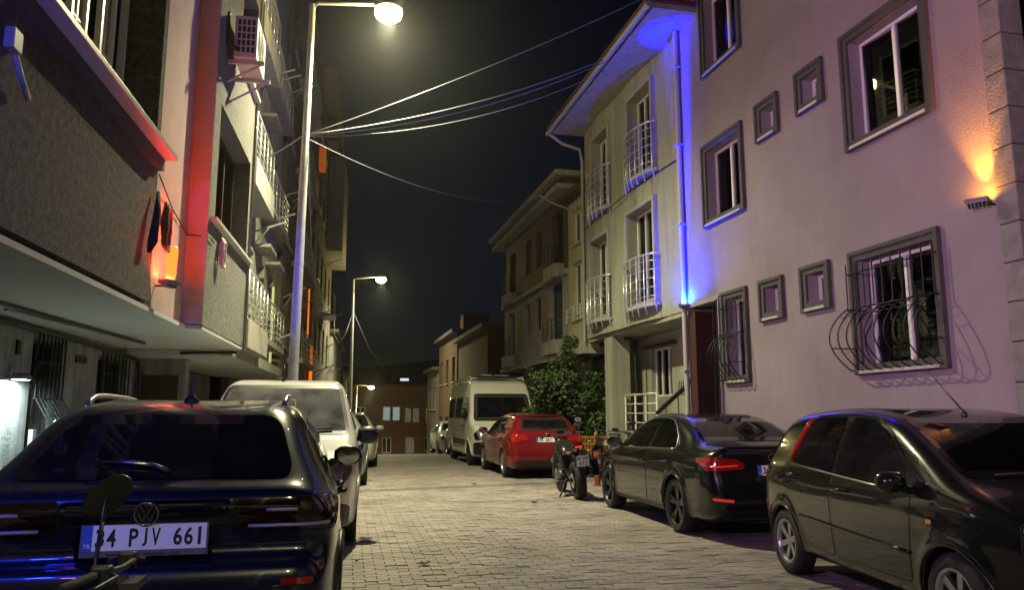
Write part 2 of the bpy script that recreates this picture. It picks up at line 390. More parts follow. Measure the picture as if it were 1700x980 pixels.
def wheel(parent, x, y, rr, w, rim_r, style, m_rim, out=1):
    """one wheel: tyre and rim; its outer face looks along out*y"""
    root = empty('wheel', (x, y, rr)); root.parent = parent
    t = MB(); hw = w / 2
    t.lathe([(rim_r - .012, -hw * .75), (rim_r + .012, -hw * .95), (rr - .03, -hw), (rr - .008, -hw * .8), (rr, -hw * .55), (rr - .006, -hw * .5), (rr - .006, -hw * .46), (rr, -hw * .42), (rr, -.012), (rr - .006, -.008), (rr - .006, .008), (rr, .012), (rr, hw * .42), (rr - .006, hw * .46), (rr - .006, hw * .5), (rr, hw * .55), (rr - .008, hw * .8), (rr - .03, hw), (rim_r + .012, hw * .95), (rim_r - .012, hw * .75)], 40, 'y')
    t.build('tyre', M_rubber, root, True, angle=50)
    r = MB(); o = out
    r.lathe([(rim_r - .02, -hw * .8 * o), (rim_r - .025, hw * .6 * o), (rim_r - .012, hw * .88 * o), (rim_r + .008, hw * .93 * o), (rim_r + .010, hw * .80 * o)], 40, 'y')
    r.lathe([(.001, hw * .62 * o), (.03, hw * .62 * o), (.055, hw * .55 * o), (.062, hw * .2 * o)], 20, 'y')
    n, tw, tw2, split = style
    for i in range(n):
        a = 2 * math.pi * i / n + .3
        for sgn in ((-1, 1) if split else (0,)):
            a1 = a + sgn * split
            ca, sa = math.cos(a), math.sin(a); c1, s1 = math.cos(a1), math.sin(a1)
            p0 = Vector((.045 * ca, hw * .55 * o, .045 * sa)); p1 = Vector(((rim_r - .018) * c1, hw * .72 * o, (rim_r - .018) * s1))
            d = (p1 - p0).normalized(); lat = Vector((0, 1, 0)).cross(d).normalized()
            v = [p0 + lat * tw, p0 - lat * tw, p1 - lat * tw2, p1 + lat * tw2]; back = [q - Vector((0, .03 * o, 0)) for q in v]
            r.add([tuple(q) for q in v + back], [(0, 1, 2, 3), (4, 7, 6, 5), (0, 4, 5, 1), (1, 5, 6, 2), (2, 6, 7, 3), (3, 7, 4, 0)])
    r.build('rim', m_rim, root)
    b = MB(); b.lathe([(.001, 0), (rim_r * .78, 0), (rim_r * .78, -.03 * o), (rim_r - .02, -.05 * o)], 28, 'y'); b.build('brake_disc', M_rimdark, root)
    return root

def seat(parent, x, y, z, wid=.25, back=.62, face=1):
    s = MB()
    for (za, zb, dx, wd) in ((z, z + back, .12, wid), (z + back + .03, z + back + .22, .13, wid * .5)):
        s.add([(x - face * (dx * .4) - .05, y - wd, za), (x - face * (dx * .4) + .05, y - wd, za), (x - face * (dx * .4) + .05, y + wd, za), (x - face * (dx * .4) - .05, y + wd, za),
               (x - face * dx - .045, y - wd * .86, zb), (x - face * dx + .045, y - wd * .86, zb), (x - face * dx + .045, y + wd * .86, zb), (x - face * dx - .045, y + wd * .86, zb)],
              [(0, 1, 2, 3), (4, 7, 6, 5), (0, 4, 5, 1), (1, 5, 6, 2), (2, 6, 7, 3), (3, 7, 4, 0)])
    s.box(x - .02, x + .48, y - wid, y + wid, z - .1, z + .06)
    s.build('seat', M_cabin, parent, bevel=.03, smooth=True, angle=40)

def plate(parent, mw, txt, holder=None, w=.52, h=.11, small=False):
    """licence plate; mw: plate plane (x right, y up, z out) to car space"""
    root = MB().box(-w / 2 - .008, w / 2 + .008, -h / 2 - (.028 if holder else .008), h / 2 + .008, -.012, 0).build('licence_plate', M_black if not holder else mat('holder_grey', (.10, .10, .11), .5), parent)
    root.matrix_local = mw
    MB().box(-w / 2, w / 2, -h / 2, h / 2, .0005, .003).build('plate_face', M_white, root)
    bw = .042 if not small else .03
    MB().box(-w / 2, -w / 2 + bw, -h / 2, h / 2, .0032, .0042).build('blue_strip', M_plateblue, root)
    I = Matrix.Translation
    if small:
        a, b = txt.split('|'); plate_letters(a, -.085, .115, .04, .062, .8, .0045, M_ink, root); plate_letters(b, -.05, .09, -.04, .062, .8, .0045, M_ink, root)
    else:
        plate_letters(txt, -w / 2 + bw + .008, w / 2 - .006, 0, .078, .85, .0045, M_ink, root)
        text_mesh('TR', .026, 'country_code', M_white, root, I((-w / 2 + bw / 2, -h / 2 + .02, .0048)), 1.0)
    if holder: text_mesh(holder, .024, 'holder_lettering', M_ink, root, I((0, -h / 2 - .017, .0008)), 1.15, bold=.0003)
    return root

def car(name, label, cat, loc, rz, sp):
    """builds the parts of one car from its outline, windows, doors and lamps (x forward from the rear bumper, y left)"""
    root = empty(name, loc, rz, label, cat)
    sh = sp['shape']; L = sh.L; M = sp['paint']
    P, Q = sh.mesh(sp.get('res', .028))
    Cn = P[Q].mean(1); Nn = sh.normal(Cn); kill = np.zeros(len(Q), bool)
    def hole(poly, view):
        q = offset_poly(poly, sp.get('res', .028) * 1.1)
        u, v = {'L': (0, 2), 'R': (0, 2), 'B': (1, 2), 'F': (1, 2), 'T': (0, 1)}[view]
        ok = {'L': P[:, 1] > .2, 'R': P[:, 1] < -.2, 'B': P[:, 0] < L * .45, 'F': P[:, 0] > L * .55, 'T': P[:, 2] > 1}[view]
        iv = in_poly(P[:, u], P[:, v], q) & ok
        ax, sg = {'L': (1, 1), 'R': (1, -1), 'B': (0, -1), 'F': (0, 1), 'T': (2, 1)}[view]
        return iv[Q].all(1) & (Nn[:, ax] * sg > .12)
    for it in sp['windows']:
        nm, view, pts, r, fr = it[:5]; gm = it[5] if len(it) > 5 else M_cglass
        for vw in ('LR' if view == 'S' else view):
            po = rpoly(pts, r); inn = offset_poly(po, fr)
            kill |= hole(inn if fr > .03 else po, vw)
            g = patch(sh, inn, vw, nm, gm, root, .0035, .06)
            ring(sh, po, inn, vw, 'seal', sp.get('sealmat', M_black), g, .004)
            if nm in sp.get('brightline', ()):
                ring(sh, offset_poly(po, -.012), po, vw, 'bright_trim', M_trim, g, .006)
    keep = Q[~kill]; body = mesh_obj('body', P, keep, M, root)
    for nm, view, pts, r, m in sp.get('panels', ()):
        for vw in ('LR' if view == 'S' else view): patch(sh, rpoly(pts, r), vw, nm, m, root, .004, .04)
    for pts, hx, hz in sp.get('doors', ()):
        for vw in 'LR':
            po = rpoly(pts, .05); d = patch(sh, po, vw, 'door', M, root, .0025, .06)
            ring(sh, offset_poly(po, -.006), po, vw, 'door_gap', M_seam, d, .0026)
            if hx:
                s = 1 if vw == 'L' else -1
                a, b = sh.project(np.array([(hx - .09, hz), (hx + .09, hz)]), vw, .03); mid = (a + b) / 2 + np.array([0, s * .012, 0])
                MB().tube([a + np.array([0, -s * .03, 0]), a, mid, b, b + np.array([0, -s * .03, 0])], [.011, .013, .015, .013, .011], 8).build('handle', sp.get('handle', M), d, True)
    for nm, view, pts, r, m in sp.get('lamps', ()):
        for vw in ('LR' if view == 'S' else ('B' if view == 'BB' else ('F' if view == 'FF' else view))):
            polys = [rpoly(pts, r, .02)]
            if view in ('BB', 'FF'): polys.append(rpoly([(-u, v) for u, v in pts][::-1], r, .02))
            for po in polys:
                l = patch(sh, po, vw, nm, m, root, .007, .03); ring(sh, offset_poly(po, -.007), po, vw, 'lamp_gap', M_seam, l, .0045)
                if m == M_clear:
                    c = sh.project(offset_poly(po, .01), vw, .003).mean(0)
                    q = offset_poly(po, .004); patch(sh, q, vw, 'lamp_bowl', M_lampbowl, l, .0042, .03)
    # wheels and arches
    st = sp['wheel']
    for (ax, az, r) in sh.arches:
        for s in (1, -1):
            wheel(root, ax, s * (st['y'] - st['w'] / 2), st['r'], st['w'], st['rim'], st['style'], st['mat'], s)
            pts = []
            for i in range(25):
                a = math.pi * (-.10 + 1.2 * i / 24); xx = ax + (r + .004) * math.cos(a); zz = az + (r + .004) * math.sin(a)
                if zz > .2: pts.append((xx, zz))
            pp = sh.project(np.array([((ax + (x - ax) * 1.03), az + (z - az) * 1.03) for x, z in pts]), 'L' if s > 0 else 'R', .0)
            MB().tube([tuple(q) for q in pp], sp.get('lip', .013), 6).build('wheel_arch', sp.get('archmat', M), root, True)
    # underbody and cabin
    yw = sh.W.max()
    MB().box(.25, L - .3, -yw * .72, yw * .72, .2, .30).build('underbody', M_black, root)
    cb = sp['cabin']
    MB().box(cb[0], cb[1], -yw * .74, yw * .74, .32, .5).build('cabin_floor', M_cabin, root)
    MB().box(cb[1] - .1, cb[1] + .3, -yw * .70, yw * .70, .5, cb[2]).build('dashboard', M_cabin, root, bevel=.04)
    for x in sp['seats']:
        for y in (-.36, .36): seat(root, x, y, sp.get('seatz', .52))
    cs = cb[1] - .28; pts = [(cs + .07 * math.sin(a), .36 + .18 * math.cos(a), cb[2] - .02 + .17 * math.sin(a)) for a in np.linspace(0, 2 * math.pi, 18, endpoint=False)]
    MB().tube(pts, .014, 6, True).build('steering_wheel', M_black, root, True)
    # mirrors
    if 'mirror' in sp:
        mx, mz, sc = sp['mirror']
        for s in (1, -1):
            b = sh.project(np.array([(mx, mz)]), 'L' if s > 0 else 'R', 0)[0]
            mm = MB(); prof = [(.0, -.10), (.05, -.095), (.075, -.05), (.082, 0), (.075, .06), (.045, .10), (.0, .105)]
            o = MB().lathe([(max(r, .001), h) for r, h in prof], 14, 'y'); sx, sy, sz = sc
            v = [(b[0] + .02 + p[0] * sx * (1.3 if p[0] > 0 else .55), b[1] + s * .13 + p[1] * sy, b[2] + .06 + p[2] * sz) for p in o.v]
            mr = MB().add(v, o.f).build('mirror', sp.get('mirmat', M), root, True)
            MB().tube([b - np.array([0, s * .02, 0]), (b[0] + .02, b[1] + s * .08, b[2] + .03)], [.035, .025], 8).build('mirror_foot', M_black, mr, True)
            g = MB().lathe([(.001, 0), (.068, .002)], 16, 'x'); gv = [(b[0] + .02 - .046 * sx + p[0], b[1] + s * .13 + p[1] * sy * 1.2, b[2] + .06 + p[2] * sz) for p in g.v]
            MB().add(gv, g.f).build('mirror_glass', M_chrome, mr)
    return root, sh
# ------------------------------------------------------------------ the vehicles
def wheelset(r, w, rim, y, style, m): return dict(r=r, w=w, rim=rim, y=y, style=style, mat=m)
def on(sh, view, u, v, off=0): return Vector(sh.project(np.array([(u, v)]), view, off)[0])
def frame_at(sh, view, u, v, off=.004, tilt=None):
    """matrix of a small plane lying on the body: x right (seen from outside), y up, z out"""
    p = on(sh, view, u, v, 0); n = Vector(sh.normal(np.array([p]))[0])
    if tilt is not None: n = Vector(tilt).normalized()
    up = Vector((0, 0, 1)); x = up.cross(n).normalized(); y = n.cross(x)
    return Matrix(((x.x, y.x, n.x, p.x + n.x * off), (x.y, y.y, n.y, p.y + n.y * off), (x.z, y.z, n.z, p.z + n.z * off), (0, 0, 0, 1)))
def strokes(parent, mw, lines, w, name, m, t=.006):
    b = MB()
    for (x0, y0), (x1, y1) in lines:
        d = Vector((x1 - x0, y1 - y0, 0)); n = Vector((-d.y, d.x, 0)).normalized() * w / 2
        a, c = Vector((x0, y0, 0)), Vector((x1, y1, 0))
        v = [a + n, a - n, c - n, c + n]; b.add([tuple(mw @ (q + Vector((0, 0, h)))) for h in (0, t) for q in v], [(0, 1, 2, 3), (4, 7, 6, 5), (0, 4, 5, 1), (1, 5, 6, 2), (2, 6, 7, 3), (3, 7, 4, 0)])
    return b.build(name, m, parent)
def hoop(parent, mw, r, tr, name, m, c=(0, 0)):
    return MB().tube([tuple(mw @ Vector((c[0] + r * math.cos(a), c[1] + r * math.sin(a), .004))) for a in np.linspace(0, 2 * math.pi, 28, endpoint=False)], tr, 6, True).build(name, m, parent, True)

M_gloss = mat('gloss_black', (.004, .004, .005), .08, coat=1)
M_embl = mat('dark_chrome', (.5, .5, .52), .15, 1)
M_lampwhite = mat('lamp_white', (.30, .29, .28), .25, coat=1)
M_amber = mat('amber_lens', (.75, .26, .03), .2, coat=1)

def make_crossover():
    sh = Shape(4.27, [(.06, .26), (0, .42), (0, .60), (.02, .70), (.095, .745), (.105, .80), (.075, .90), (.06, .985), (.10, 1.04), (.19, 1.075), (.42, 1.22), (.66, 1.365), (.80, 1.425), (1.2, 1.472), (1.7, 1.485), (2.15, 1.468), (2.5, 1.41), (2.9, 1.21), (3.2, 1.045), (3.6, 1.0), (3.95, .93), (4.18, .80), (4.26, .6), (4.25, .34), (4.1, .24), (2.1, .21), (.3, .22)],
               [(-.1, .8), (.2, .82), (.32, .86), (.5, .868), (.68, .872), (.82, .88), (.92, .878), (.985, .855), (1.04, .825), (1.2, .755), (1.38, .66), (1.48, .58), (1.7, .5)],
               [(-.2, .80), (0, .875), (.1, .915), (.25, .955), (.5, .985), (.9, 1), (3.2, 1), (3.7, .965), (4.0, .90), (4.2, .80), (4.4, .68)], .98,
               [(-.2, .84), (.2, .90), (.5, .93), (1.0, .975), (1.8, 1), (2.6, 1), (3.2, .99), (4.4, .8)], .13, [(.86, .335, .375), (3.42, .335, .375)], .56)
    pt = paint('dark_blue_lacquer', (.0022, .0045, .014), .26, spec=.35, dust=.02, dustcol=(.1, .11, .14))
    sp = dict(shape=sh, paint=pt, res=.024, lip=.022, archmat=M_black, cabin=(.5, 3.0, .98), seats=(2.35, 1.25), seatz=.55, mirror=(2.86, 1.0, (1, 1.1, 1)), mirmat=pt,
              handle=pt, brightline=(), sealmat=M_gloss,
              windows=[('side_window', 'S', [(1.96, 1.02), (3.0, .985), (2.58, 1.32), (1.96, 1.375)], .04, .028, M_cglassdark), ('side_window', 'S', [(1.05, 1.05), (1.89, 1.022), (1.89, 1.375), (1.28, 1.35)], .05, .028, M_cglassdark),
                       ('quarter_window', 'S', [(.70, 1.085), (.98, 1.055), (1.18, 1.335), (1.0, 1.275)], .04, .025, M_cglassdark),
                       ('rear_window', 'B', [(-.64, 1.085), (.64, 1.085), (.53, 1.385), (-.53, 1.385)], .09, .05, M_cglassdark), ('windscreen', 'F', [(-.68, 1.07), (.68, 1.07), (.54, 1.40), (-.54, 1.40)], .08, .05)],
              doors=[([(1.98, .36), (2.93, .36), (2.98, .97), (1.94, 1.0)], 2.1, .90), ([(1.22, .52), (1.4, .36), (1.93, .36), (1.9, 1.0), (1.02, 1.03), (1.05, .8)], 1.16, .93)],
              panels=[('sill_cladding', 'S', [(1.3, .26), (2.98, .26), (3.0, .35), (1.28, .35)], .03, M_black),
                      ('rear_bumper_cladding', 'B', [(-.72, .30), (.72, .30), (.76, .56), (.45, .60), (-.45, .60), (-.76, .56)], .05, M_black),
                      ('tail_bar', 'B', [(-.36, .885), (.36, .885), (.36, 1.0), (-.36, 1.0)], .02, M_gloss)],
              lamps=[('tail_light', 'BB', [(.372, .875), (.835, .845), (.85, .95), (.80, 1.0), (.372, 1.0)], .02, mat('smoked_red_lens', (.012, .001, .001), .1, coat=1)),
                     ('reflector', 'BB', [(.60, .62), (.74, .615), (.74, .645), (.60, .65)], .01, M_red), ('headlight', 'FF', [(.45, .78), (.80, .80), (.80, .88), (.45, .84)], .03, M_clear)],
              wheel=wheelset(.335, .21, .22, .865, (5, .03, .03, .16), M_rimdark))
    root, sh = car('crossover_car', 'dark blue crossover car seen from behind beneath the left overhang, nearest car on the left', 'car', (-.87, 3.86, 0), R(91.6), sp)
    # lamp signature strokes and logo
    for s in (1, -1):
        for (u0, u1, v) in ((.52, .66, .95), (.44, .80, .878)):
            a = [on(sh, 'B', s * u, v, .011) for u in np.linspace(u0, u1, 6)]
            for dz, tk in ((0, .009),):
                MB().tube(a, tk, 6).build('light_bar', M_lampwhite, root, True)
        # roof rails
        xs = np.linspace(.98, 2.55, 16); pts = []
        for i, x in enumerate(xs):
            q = on(sh, 'T', x, s * (.555 - .02 * abs(i - 8) / 8), 0); e = min(1, min(i, 15 - i) / 2.2); pts.append((q.x, q.y, q.z + .055 * (e * (2 - e)) - .008))
        MB().tube(pts, .016, 8).build('roof_rail', M_alu, root, True)
    mw = frame_at(sh, 'B', 0, .945, .008); hoop(root, mw, .05, .005, 'emblem', M_embl)
    strokes(root, mw, [((-.026, .039), (-.007, .004)), ((.026, .039), (.007, .004)), ((-.04, .024), (-.019, -.035)), ((.04, .024), (.019, -.035)), ((-.019, -.035), (0, -.003)), ((.019, -.035), (0, -.003))], .009, 'emblem_letters', M_embl)
    strokes(root, frame_at(sh, 'B', -.33, .965, .008), [((-.05, 0), (-.02, 0)), ((-.012, .0), (.012, 0)), ((.02, 0), (.045, 0))], .014, 'model_badge', M_chrome, .003)
    pm = frame_at(sh, 'B', 0, .838, .03, (-1, 0, .10)); plate(root, pm, '34 PJV 661', 'www. mtcar  rentacar .com')
    MB().box(-.29, .29, -.085, .085, -.12, -.008).build('plate_recess', M_gloss, root).matrix_local = pm @ Matrix.Translation((0, 0, -.004))
    b = MB(); pts = [on(sh, 'B', u, v, .016) for u, v in ((-.05, 1.105), (.03, 1.135), (.14, 1.15), (.22, 1.155))]; b.tube(pts, [.014, .011, .009, .006], 6)
    b.build('rear_wiper', M_black, root, True)
    pts = [on(sh, 'B', u, v, .022) for u, v in ((.03, 1.128), (.14, 1.142), (.26, 1.145))]; MB().tube(pts, .006, 5).build('wiper_blade', M_trim, root, True)
    # aerial
    q = on(sh, 'T', 1.12, .0, 0); MB().lathe([(.045, 0), (.04, .018), (.018, .035), (.009, .05), (.006, .16), (.004, .17)], 12, 'z', q).build('aerial', M_black, root, True)
    return root

def make_sedan():
    sh = Shape(4.46, [(.08, .28), (0, .42), (0, .6), (.03, .74), (.05, .9), (.055, 1.0), (.12, 1.03), (.32, 1.035), (.62, 1.065), (.95, 1.21), (1.3, 1.345), (1.65, 1.405), (2.05, 1.422), (2.4, 1.39), (2.75, 1.25), (3.2, 1.01), (3.4, .97), (3.8, .92), (4.2, .81), (4.40, .68), (4.46, .5), (4.42, .28), (4.2, .2), (2.2, .19), (.3, .2)],
               [(-.1, .82), (.2, .84), (.32, .875), (.5, .892), (.66, .897), (.8, .896), (.88, .885), (.93, .865), (1.0, .825), (1.2, .72), (1.36, .615), (1.45, .55), (1.7, .5)],
               [(-.2, .80), (0, .86), (.12, .92), (.3, .965), (.6, .99), (1.0, 1), (3.4, 1), (3.9, .955), (4.2, .89), (4.4, .78), (4.6, .66)], .92,
               [(-.2, .86), (.3, .87), (.8, .93), (1.4, .985), (2.0, 1), (2.8, 1), (3.4, .98), (4.6, .8)], .12, [(.96, .325, .36), (3.60, .325, .36)], .58)
    pt = paint('black_lacquer', (.006, .0072, .007), .25, dust=.012, dustcol=(.16, .16, .13))
    sp = dict(shape=sh, paint=pt, res=.026, cabin=(.9, 3.0, .93), seats=(2.35, 1.4), seatz=.48, mirror=(2.92, .96, (1, 1.1, .9)), mirmat=M_gloss, handle=pt, brightline=(), sealmat=M_gloss,
              windows=[('side_window', 'S', [(1.92, .965), (2.98, .945), (2.62, 1.235), (2.30, 1.325), (1.92, 1.345)], .05, .024, M_cglassdark), ('side_window', 'S', [(1.05, .985), (1.86, .966), (1.86, 1.345), (1.55, 1.325), (1.22, 1.19), (1.04, 1.05)], .06, .024, M_cglassdark),
                       ('rear_window', 'B', [(-.62, 1.085), (.62, 1.085), (.53, 1.355), (-.53, 1.355)], .08, .045, M_cglassdark), ('windscreen', 'F', [(-.68, 1.03), (.68, 1.03), (.54, 1.355), (-.54, 1.355)], .08, .045)],
              doors=[([(1.92, .30), (2.98, .30), (3.02, .92), (1.88, .95)], 2.04, .80), ([(1.22, .52), (1.42, .30), (1.87, .30), (1.84, .95), (1.02, .97), (1.05, .75)], 1.14, .83)],
              panels=[('sill_trim', 'S', [(1.35, .22), (3.2, .22), (3.2, .275), (1.35, .275)], .02, M_black), ('rear_diffuser', 'B', [(-.7, .26), (.7, .26), (.72, .36), (-.72, .36)], .04, M_black)],
              lamps=[('tail_light', 'BB', [(.42, .80), (.83, .775), (.845, .90), (.78, .925), (.50, .90), (.42, .86)], .025, M_red), ('tail_light_wing', 'S', [(.10, .80), (.34, .865), (.36, .905), (.10, .925)], .02, M_red),
                     ('reflector', 'BB', [(.58, .44), (.79, .46), (.79, .49), (.58, .47)], .008, M_redlit), ('headlight', 'FF', [(.42, .62), (.80, .66), (.80, .76), (.42, .70)], .03, M_clear)],
              wheel=wheelset(.325, .225, .245, .885, (5, .022, .016, .17), M_rimdark), lip=.012)
    root, sh = car('sedan_car', 'black sedan parked by the right kerb behind the motorcycle, with spoked wheels', 'car', (4.78, 8.16, 0), R(88.9), sp)
    for s in (1, -1):   # bright window outline
        sd = 'L' if s > 0 else 'R'
        top = [on(sh, sd, u, v, .006) for u, v in ((2.99, .945), (2.84, 1.07), (2.66, 1.215), (2.45, 1.295), (2.25, 1.345), (2.0, 1.366), (1.75, 1.362), (1.52, 1.335), (1.3, 1.25), (1.12, 1.13), (1.01, 1.02), (1.02, .985))]
        MB().tube(top, .008, 6).build('window_trim', M_trim, root, True)
        MB().tube([on(sh, sd, u, .985 - (u - 1.02) * .0205, .006) for u in np.linspace(1.02, 2.99, 14)], .008, 6).build('window_trim', M_trim, root, True)
        MB().tube([on(sh, sd, u, .63 + .015 * math.sin(u), .001) for u in np.linspace(.3, 4.0, 4)][:0] or [on(sh, sd, u, .60, .0) for u in (1.4, 2.2, 3.1)], .004, 5).build('door_crease', pt, root, True)
        a = [on(sh, 'B', s * u, .835 + .012 * math.sin(u * 6), .012) for u in np.linspace(.50, .80, 7)]
        MB().tube(a, .010, 6).build('light_bar', M_redlit, root, True)
    mw = frame_at(sh, 'B', 0, .925, .006)
    for i in range(4): hoop(root, mw, .036, .0055, 'emblem_ring', M_chrome, (-.084 + .056 * i, 0))
    plate(root, frame_at(sh, 'B', 0, .78, .012, (-1, 0, .12)), '34 PB 482')
    strokes(root, frame_at(sh, 'B', .42, .945, .006), [((-.03, 0), (.03, 0))], .016, 'model_badge', M_chrome, .003)
    b = [on(sh, 'T', .10, y, .012) for y in np.linspace(-.68, .68, 11)]; MB().tube(b, .017, 8).build('boot_lip', pt, root, True)
    q = on(sh, 'T', 1.52, 0, 0); MB().prism([(q.x - .02, q.z - .01), (q.x + .13, q.z + .005), (q.x + .1, q.z + .02), (q.x + .01, q.z + .06)], -.014, .014).build('shark_fin_aerial', pt, root, bevel=.005)
    return root

def make_minicar():
    sh = Shape(3.83, [(.06, .28), (0, .42), (0, .62), (.03, .82), (.09, 1.02), (.19, 1.24), (.30, 1.39), (.46, 1.465), (.85, 1.505), (1.35, 1.525), (1.8, 1.51), (2.15, 1.455), (2.5, 1.315), (2.85, 1.135), (3.1, 1.015), (3.35, .93), (3.6, .815), (3.75, .69), (3.83, .5), (3.80, .30), (3.6, .22), (1.9, .21), (.25, .22)],
               [(-.1, .76), (.2, .78), (.32, .815), (.5, .832), (.68, .838), (.84, .836), (.92, .825), (1.0, .795), (1.2, .725), (1.38, .645), (1.5, .57), (1.8, .5)],
               [(-.2, .84), (0, .90), (.12, .945), (.3, .975), (.6, .995), (1, 1), (2.9, 1), (3.25, .965), (3.55, .87), (3.75, .74), (3.95, .6)], .95,
               [(-.2, .88), (.2, .92), (.6, .965), (1.2, 1), (2.2, 1), (2.8, 1), (3.95, .8)], .12, [(.60, .295, .325), (3.05, .295, .325)], .54)
    pt = paint('green_black_lacquer', (.005, .006, .005), .22, dust=.010, dustcol=(.15, .16, .12))
    sp = dict(shape=sh, paint=pt, res=.024, cabin=(.5, 2.65, .98), seats=(1.95, .95), seatz=.56, mirror=(2.60, .94, (.9, 1.0, .95)), mirmat=pt, handle=pt, sealmat=M_gloss,
              windows=[('side_window', 'S', [(1.60, .985), (2.58, .94), (2.56, 1.05), (2.22, 1.32), (1.95, 1.425), (1.60, 1.45)], .05, .022), ('side_window', 'S', [(.75, 1.03), (1.50, .99), (1.50, 1.452), (.93, 1.435), (.78, 1.2)], .04, .022),
                       ('quarter_window', 'S', [(2.62, .945), (2.88, .955), (2.64, 1.09)], .03, .02), ('rear_window', 'B', [(-.58, 1.06), (.58, 1.06), (.5, 1.40), (-.5, 1.40)], .08, .045),
                       ('windscreen', 'F', [(-.66, 1.05), (.66, 1.05), (.55, 1.44), (-.55, 1.44)], .07, .04, glass('windscreen_glass', .55))],
              doors=[([(1.58, .32), (2.6, .32), (2.66, .92), (1.54, .965)], 1.72, .86), ([(.92, .55), (1.08, .34), (1.53, .32), (1.49, .965), (.70, 1.0), (.74, .8)], .84, .92)],
              panels=[('front_grille', 'F', [(-.36, .58), (.36, .58), (.40, .66), (-.40, .66)], .03, M_black), ('lower_grille', 'F', [(-.5, .28), (.5, .28), (.45, .42), (-.45, .42)], .04, M_black)],
              lamps=[('headlight', 'FF', [(.40, .60), (.62, .58), (.72, .66), (.70, .82), (.60, .83), (.43, .72)], .04, M_clear), ('tail_light', 'BB', [(.58, .70), (.74, .70), (.72, 1.05), (.60, 1.3), (.55, 1.28), (.62, 1.0)], .03, M_red),
                     ('side_indicator', 'S', [(2.84, .745), (2.90, .745), (2.90, .775), (2.84, .775)], .01, M_amber)],
              wheel=wheelset(.295, .185, .192, .825, (6, .024, .028, 0), M_rimsilver), lip=.012)
    root, sh = car('hatchback_car', 'black compact hatchback facing the camera at the right edge, beneath the orange wall light', 'car', (4.72, 7.08, 0), R(-96.5), sp)
    root.scale = (.95,) * 3
    for sd in 'LR':
        MB().tube([on(sh, sd, u, .58 + (u - .9) * -.035, .006) for u in np.linspace(.95, 2.62, 10)], .014, 8).build('side_moulding', pt, root, True)
        MB().tube([on(sh, sd, u, v, .004) for u, v in ((.68, 1.06), (.74, 1.2), (.80, 1.34), (.85, 1.43))], .022, 8).build('pillar_lamp', M_red, root, True)
        MB().tube([on(sh, sd, u, v, .006) for u, v in ((.75, 1.015), (1.2, .992), (1.6, .97), (2.1, .945), (2.62, .925))], .009, 6).build('window_trim', M_trim, root, True)
        MB().tube([on(sh, sd, u, v, .007) for u, v in ((.93, 1.452), (1.3, 1.468), (1.62, 1.464), (1.95, 1.44), (2.22, 1.345), (2.5, 1.16))], .006, 6).build('door_frame_trim', pt, root, True)
    b = MB()
    for y0, y1 in ((-.45, .12), (.02, .55)):
        b.tube([on(sh, 'F', y0 + (y1 - y0) * t, 1.055 + .02 * t, .02) for t in (0, .5, 1)], .009, 6)
    b.build('windscreen_wiper', M_black, root, True)
    q = on(sh, 'T', 2.12, .0, 0); b = MB(); b.lathe([(.03, -.005), (.028, .02), (.012, .035)], 10, 'z', q); b.tube([q + Vector((0, 0, .03)), q + Vector((-.16, 0, .16))], .008, 6); b.tube([q + Vector((-.16, 0, .16)), q + Vector((-.42, 0, .385))], .0035, 5); b.build('aerial', M_black, root, True)
    mw = frame_at(sh, 'F', 0, .70, .006); hoop(root, mw, .04, .006, 'emblem', M_chrome)
    return root

HATCH = dict(L=4.26)
def hatch_shape(H=1.46):
    k = H / 1.46
    return Shape(4.26, [(x, z if z < .6 else .6 + (z - .6) * (H - .6) / .86) for x, z in [(.08, .28), (0, .42), (0, .62), (.03, .74), (.07, .88), (.09, .98), (.17, 1.03), (.36, 1.20), (.54, 1.345), (.72, 1.405), (1.0, 1.435), (1.5, 1.46), (1.95, 1.452), (2.35, 1.395), (2.7, 1.25), (3.15, 1.02), (3.35, .98), (3.75, .92), (4.08, .80), (4.22, .64), (4.25, .45), (4.22, .28), (4.0, .2), (2.1, .2), (.3, .2)]],
               [(-.1, .82), (.2, .84), (.32, .88), (.5, .898), (.68, .905), (.82, .902), (.9, .885), (.96, .855), (1.05, .815), (1.2, .745), (1.38, .64), (1.48, .57), (1.8, .5)],
               [(-.2, .80), (0, .87), (.12, .93), (.3, .97), (.6, .995), (1, 1), (3.3, 1), (3.75, .955), (4.05, .87), (4.22, .76), (4.4, .65)], .95,
               [(-.2, .84), (.2, .90), (.6, .94), (1.2, .985), (1.8, 1), (2.8, 1), (4.4, .8)], .12, [(.80, .32, .355), (3.44, .32, .355)], .58)
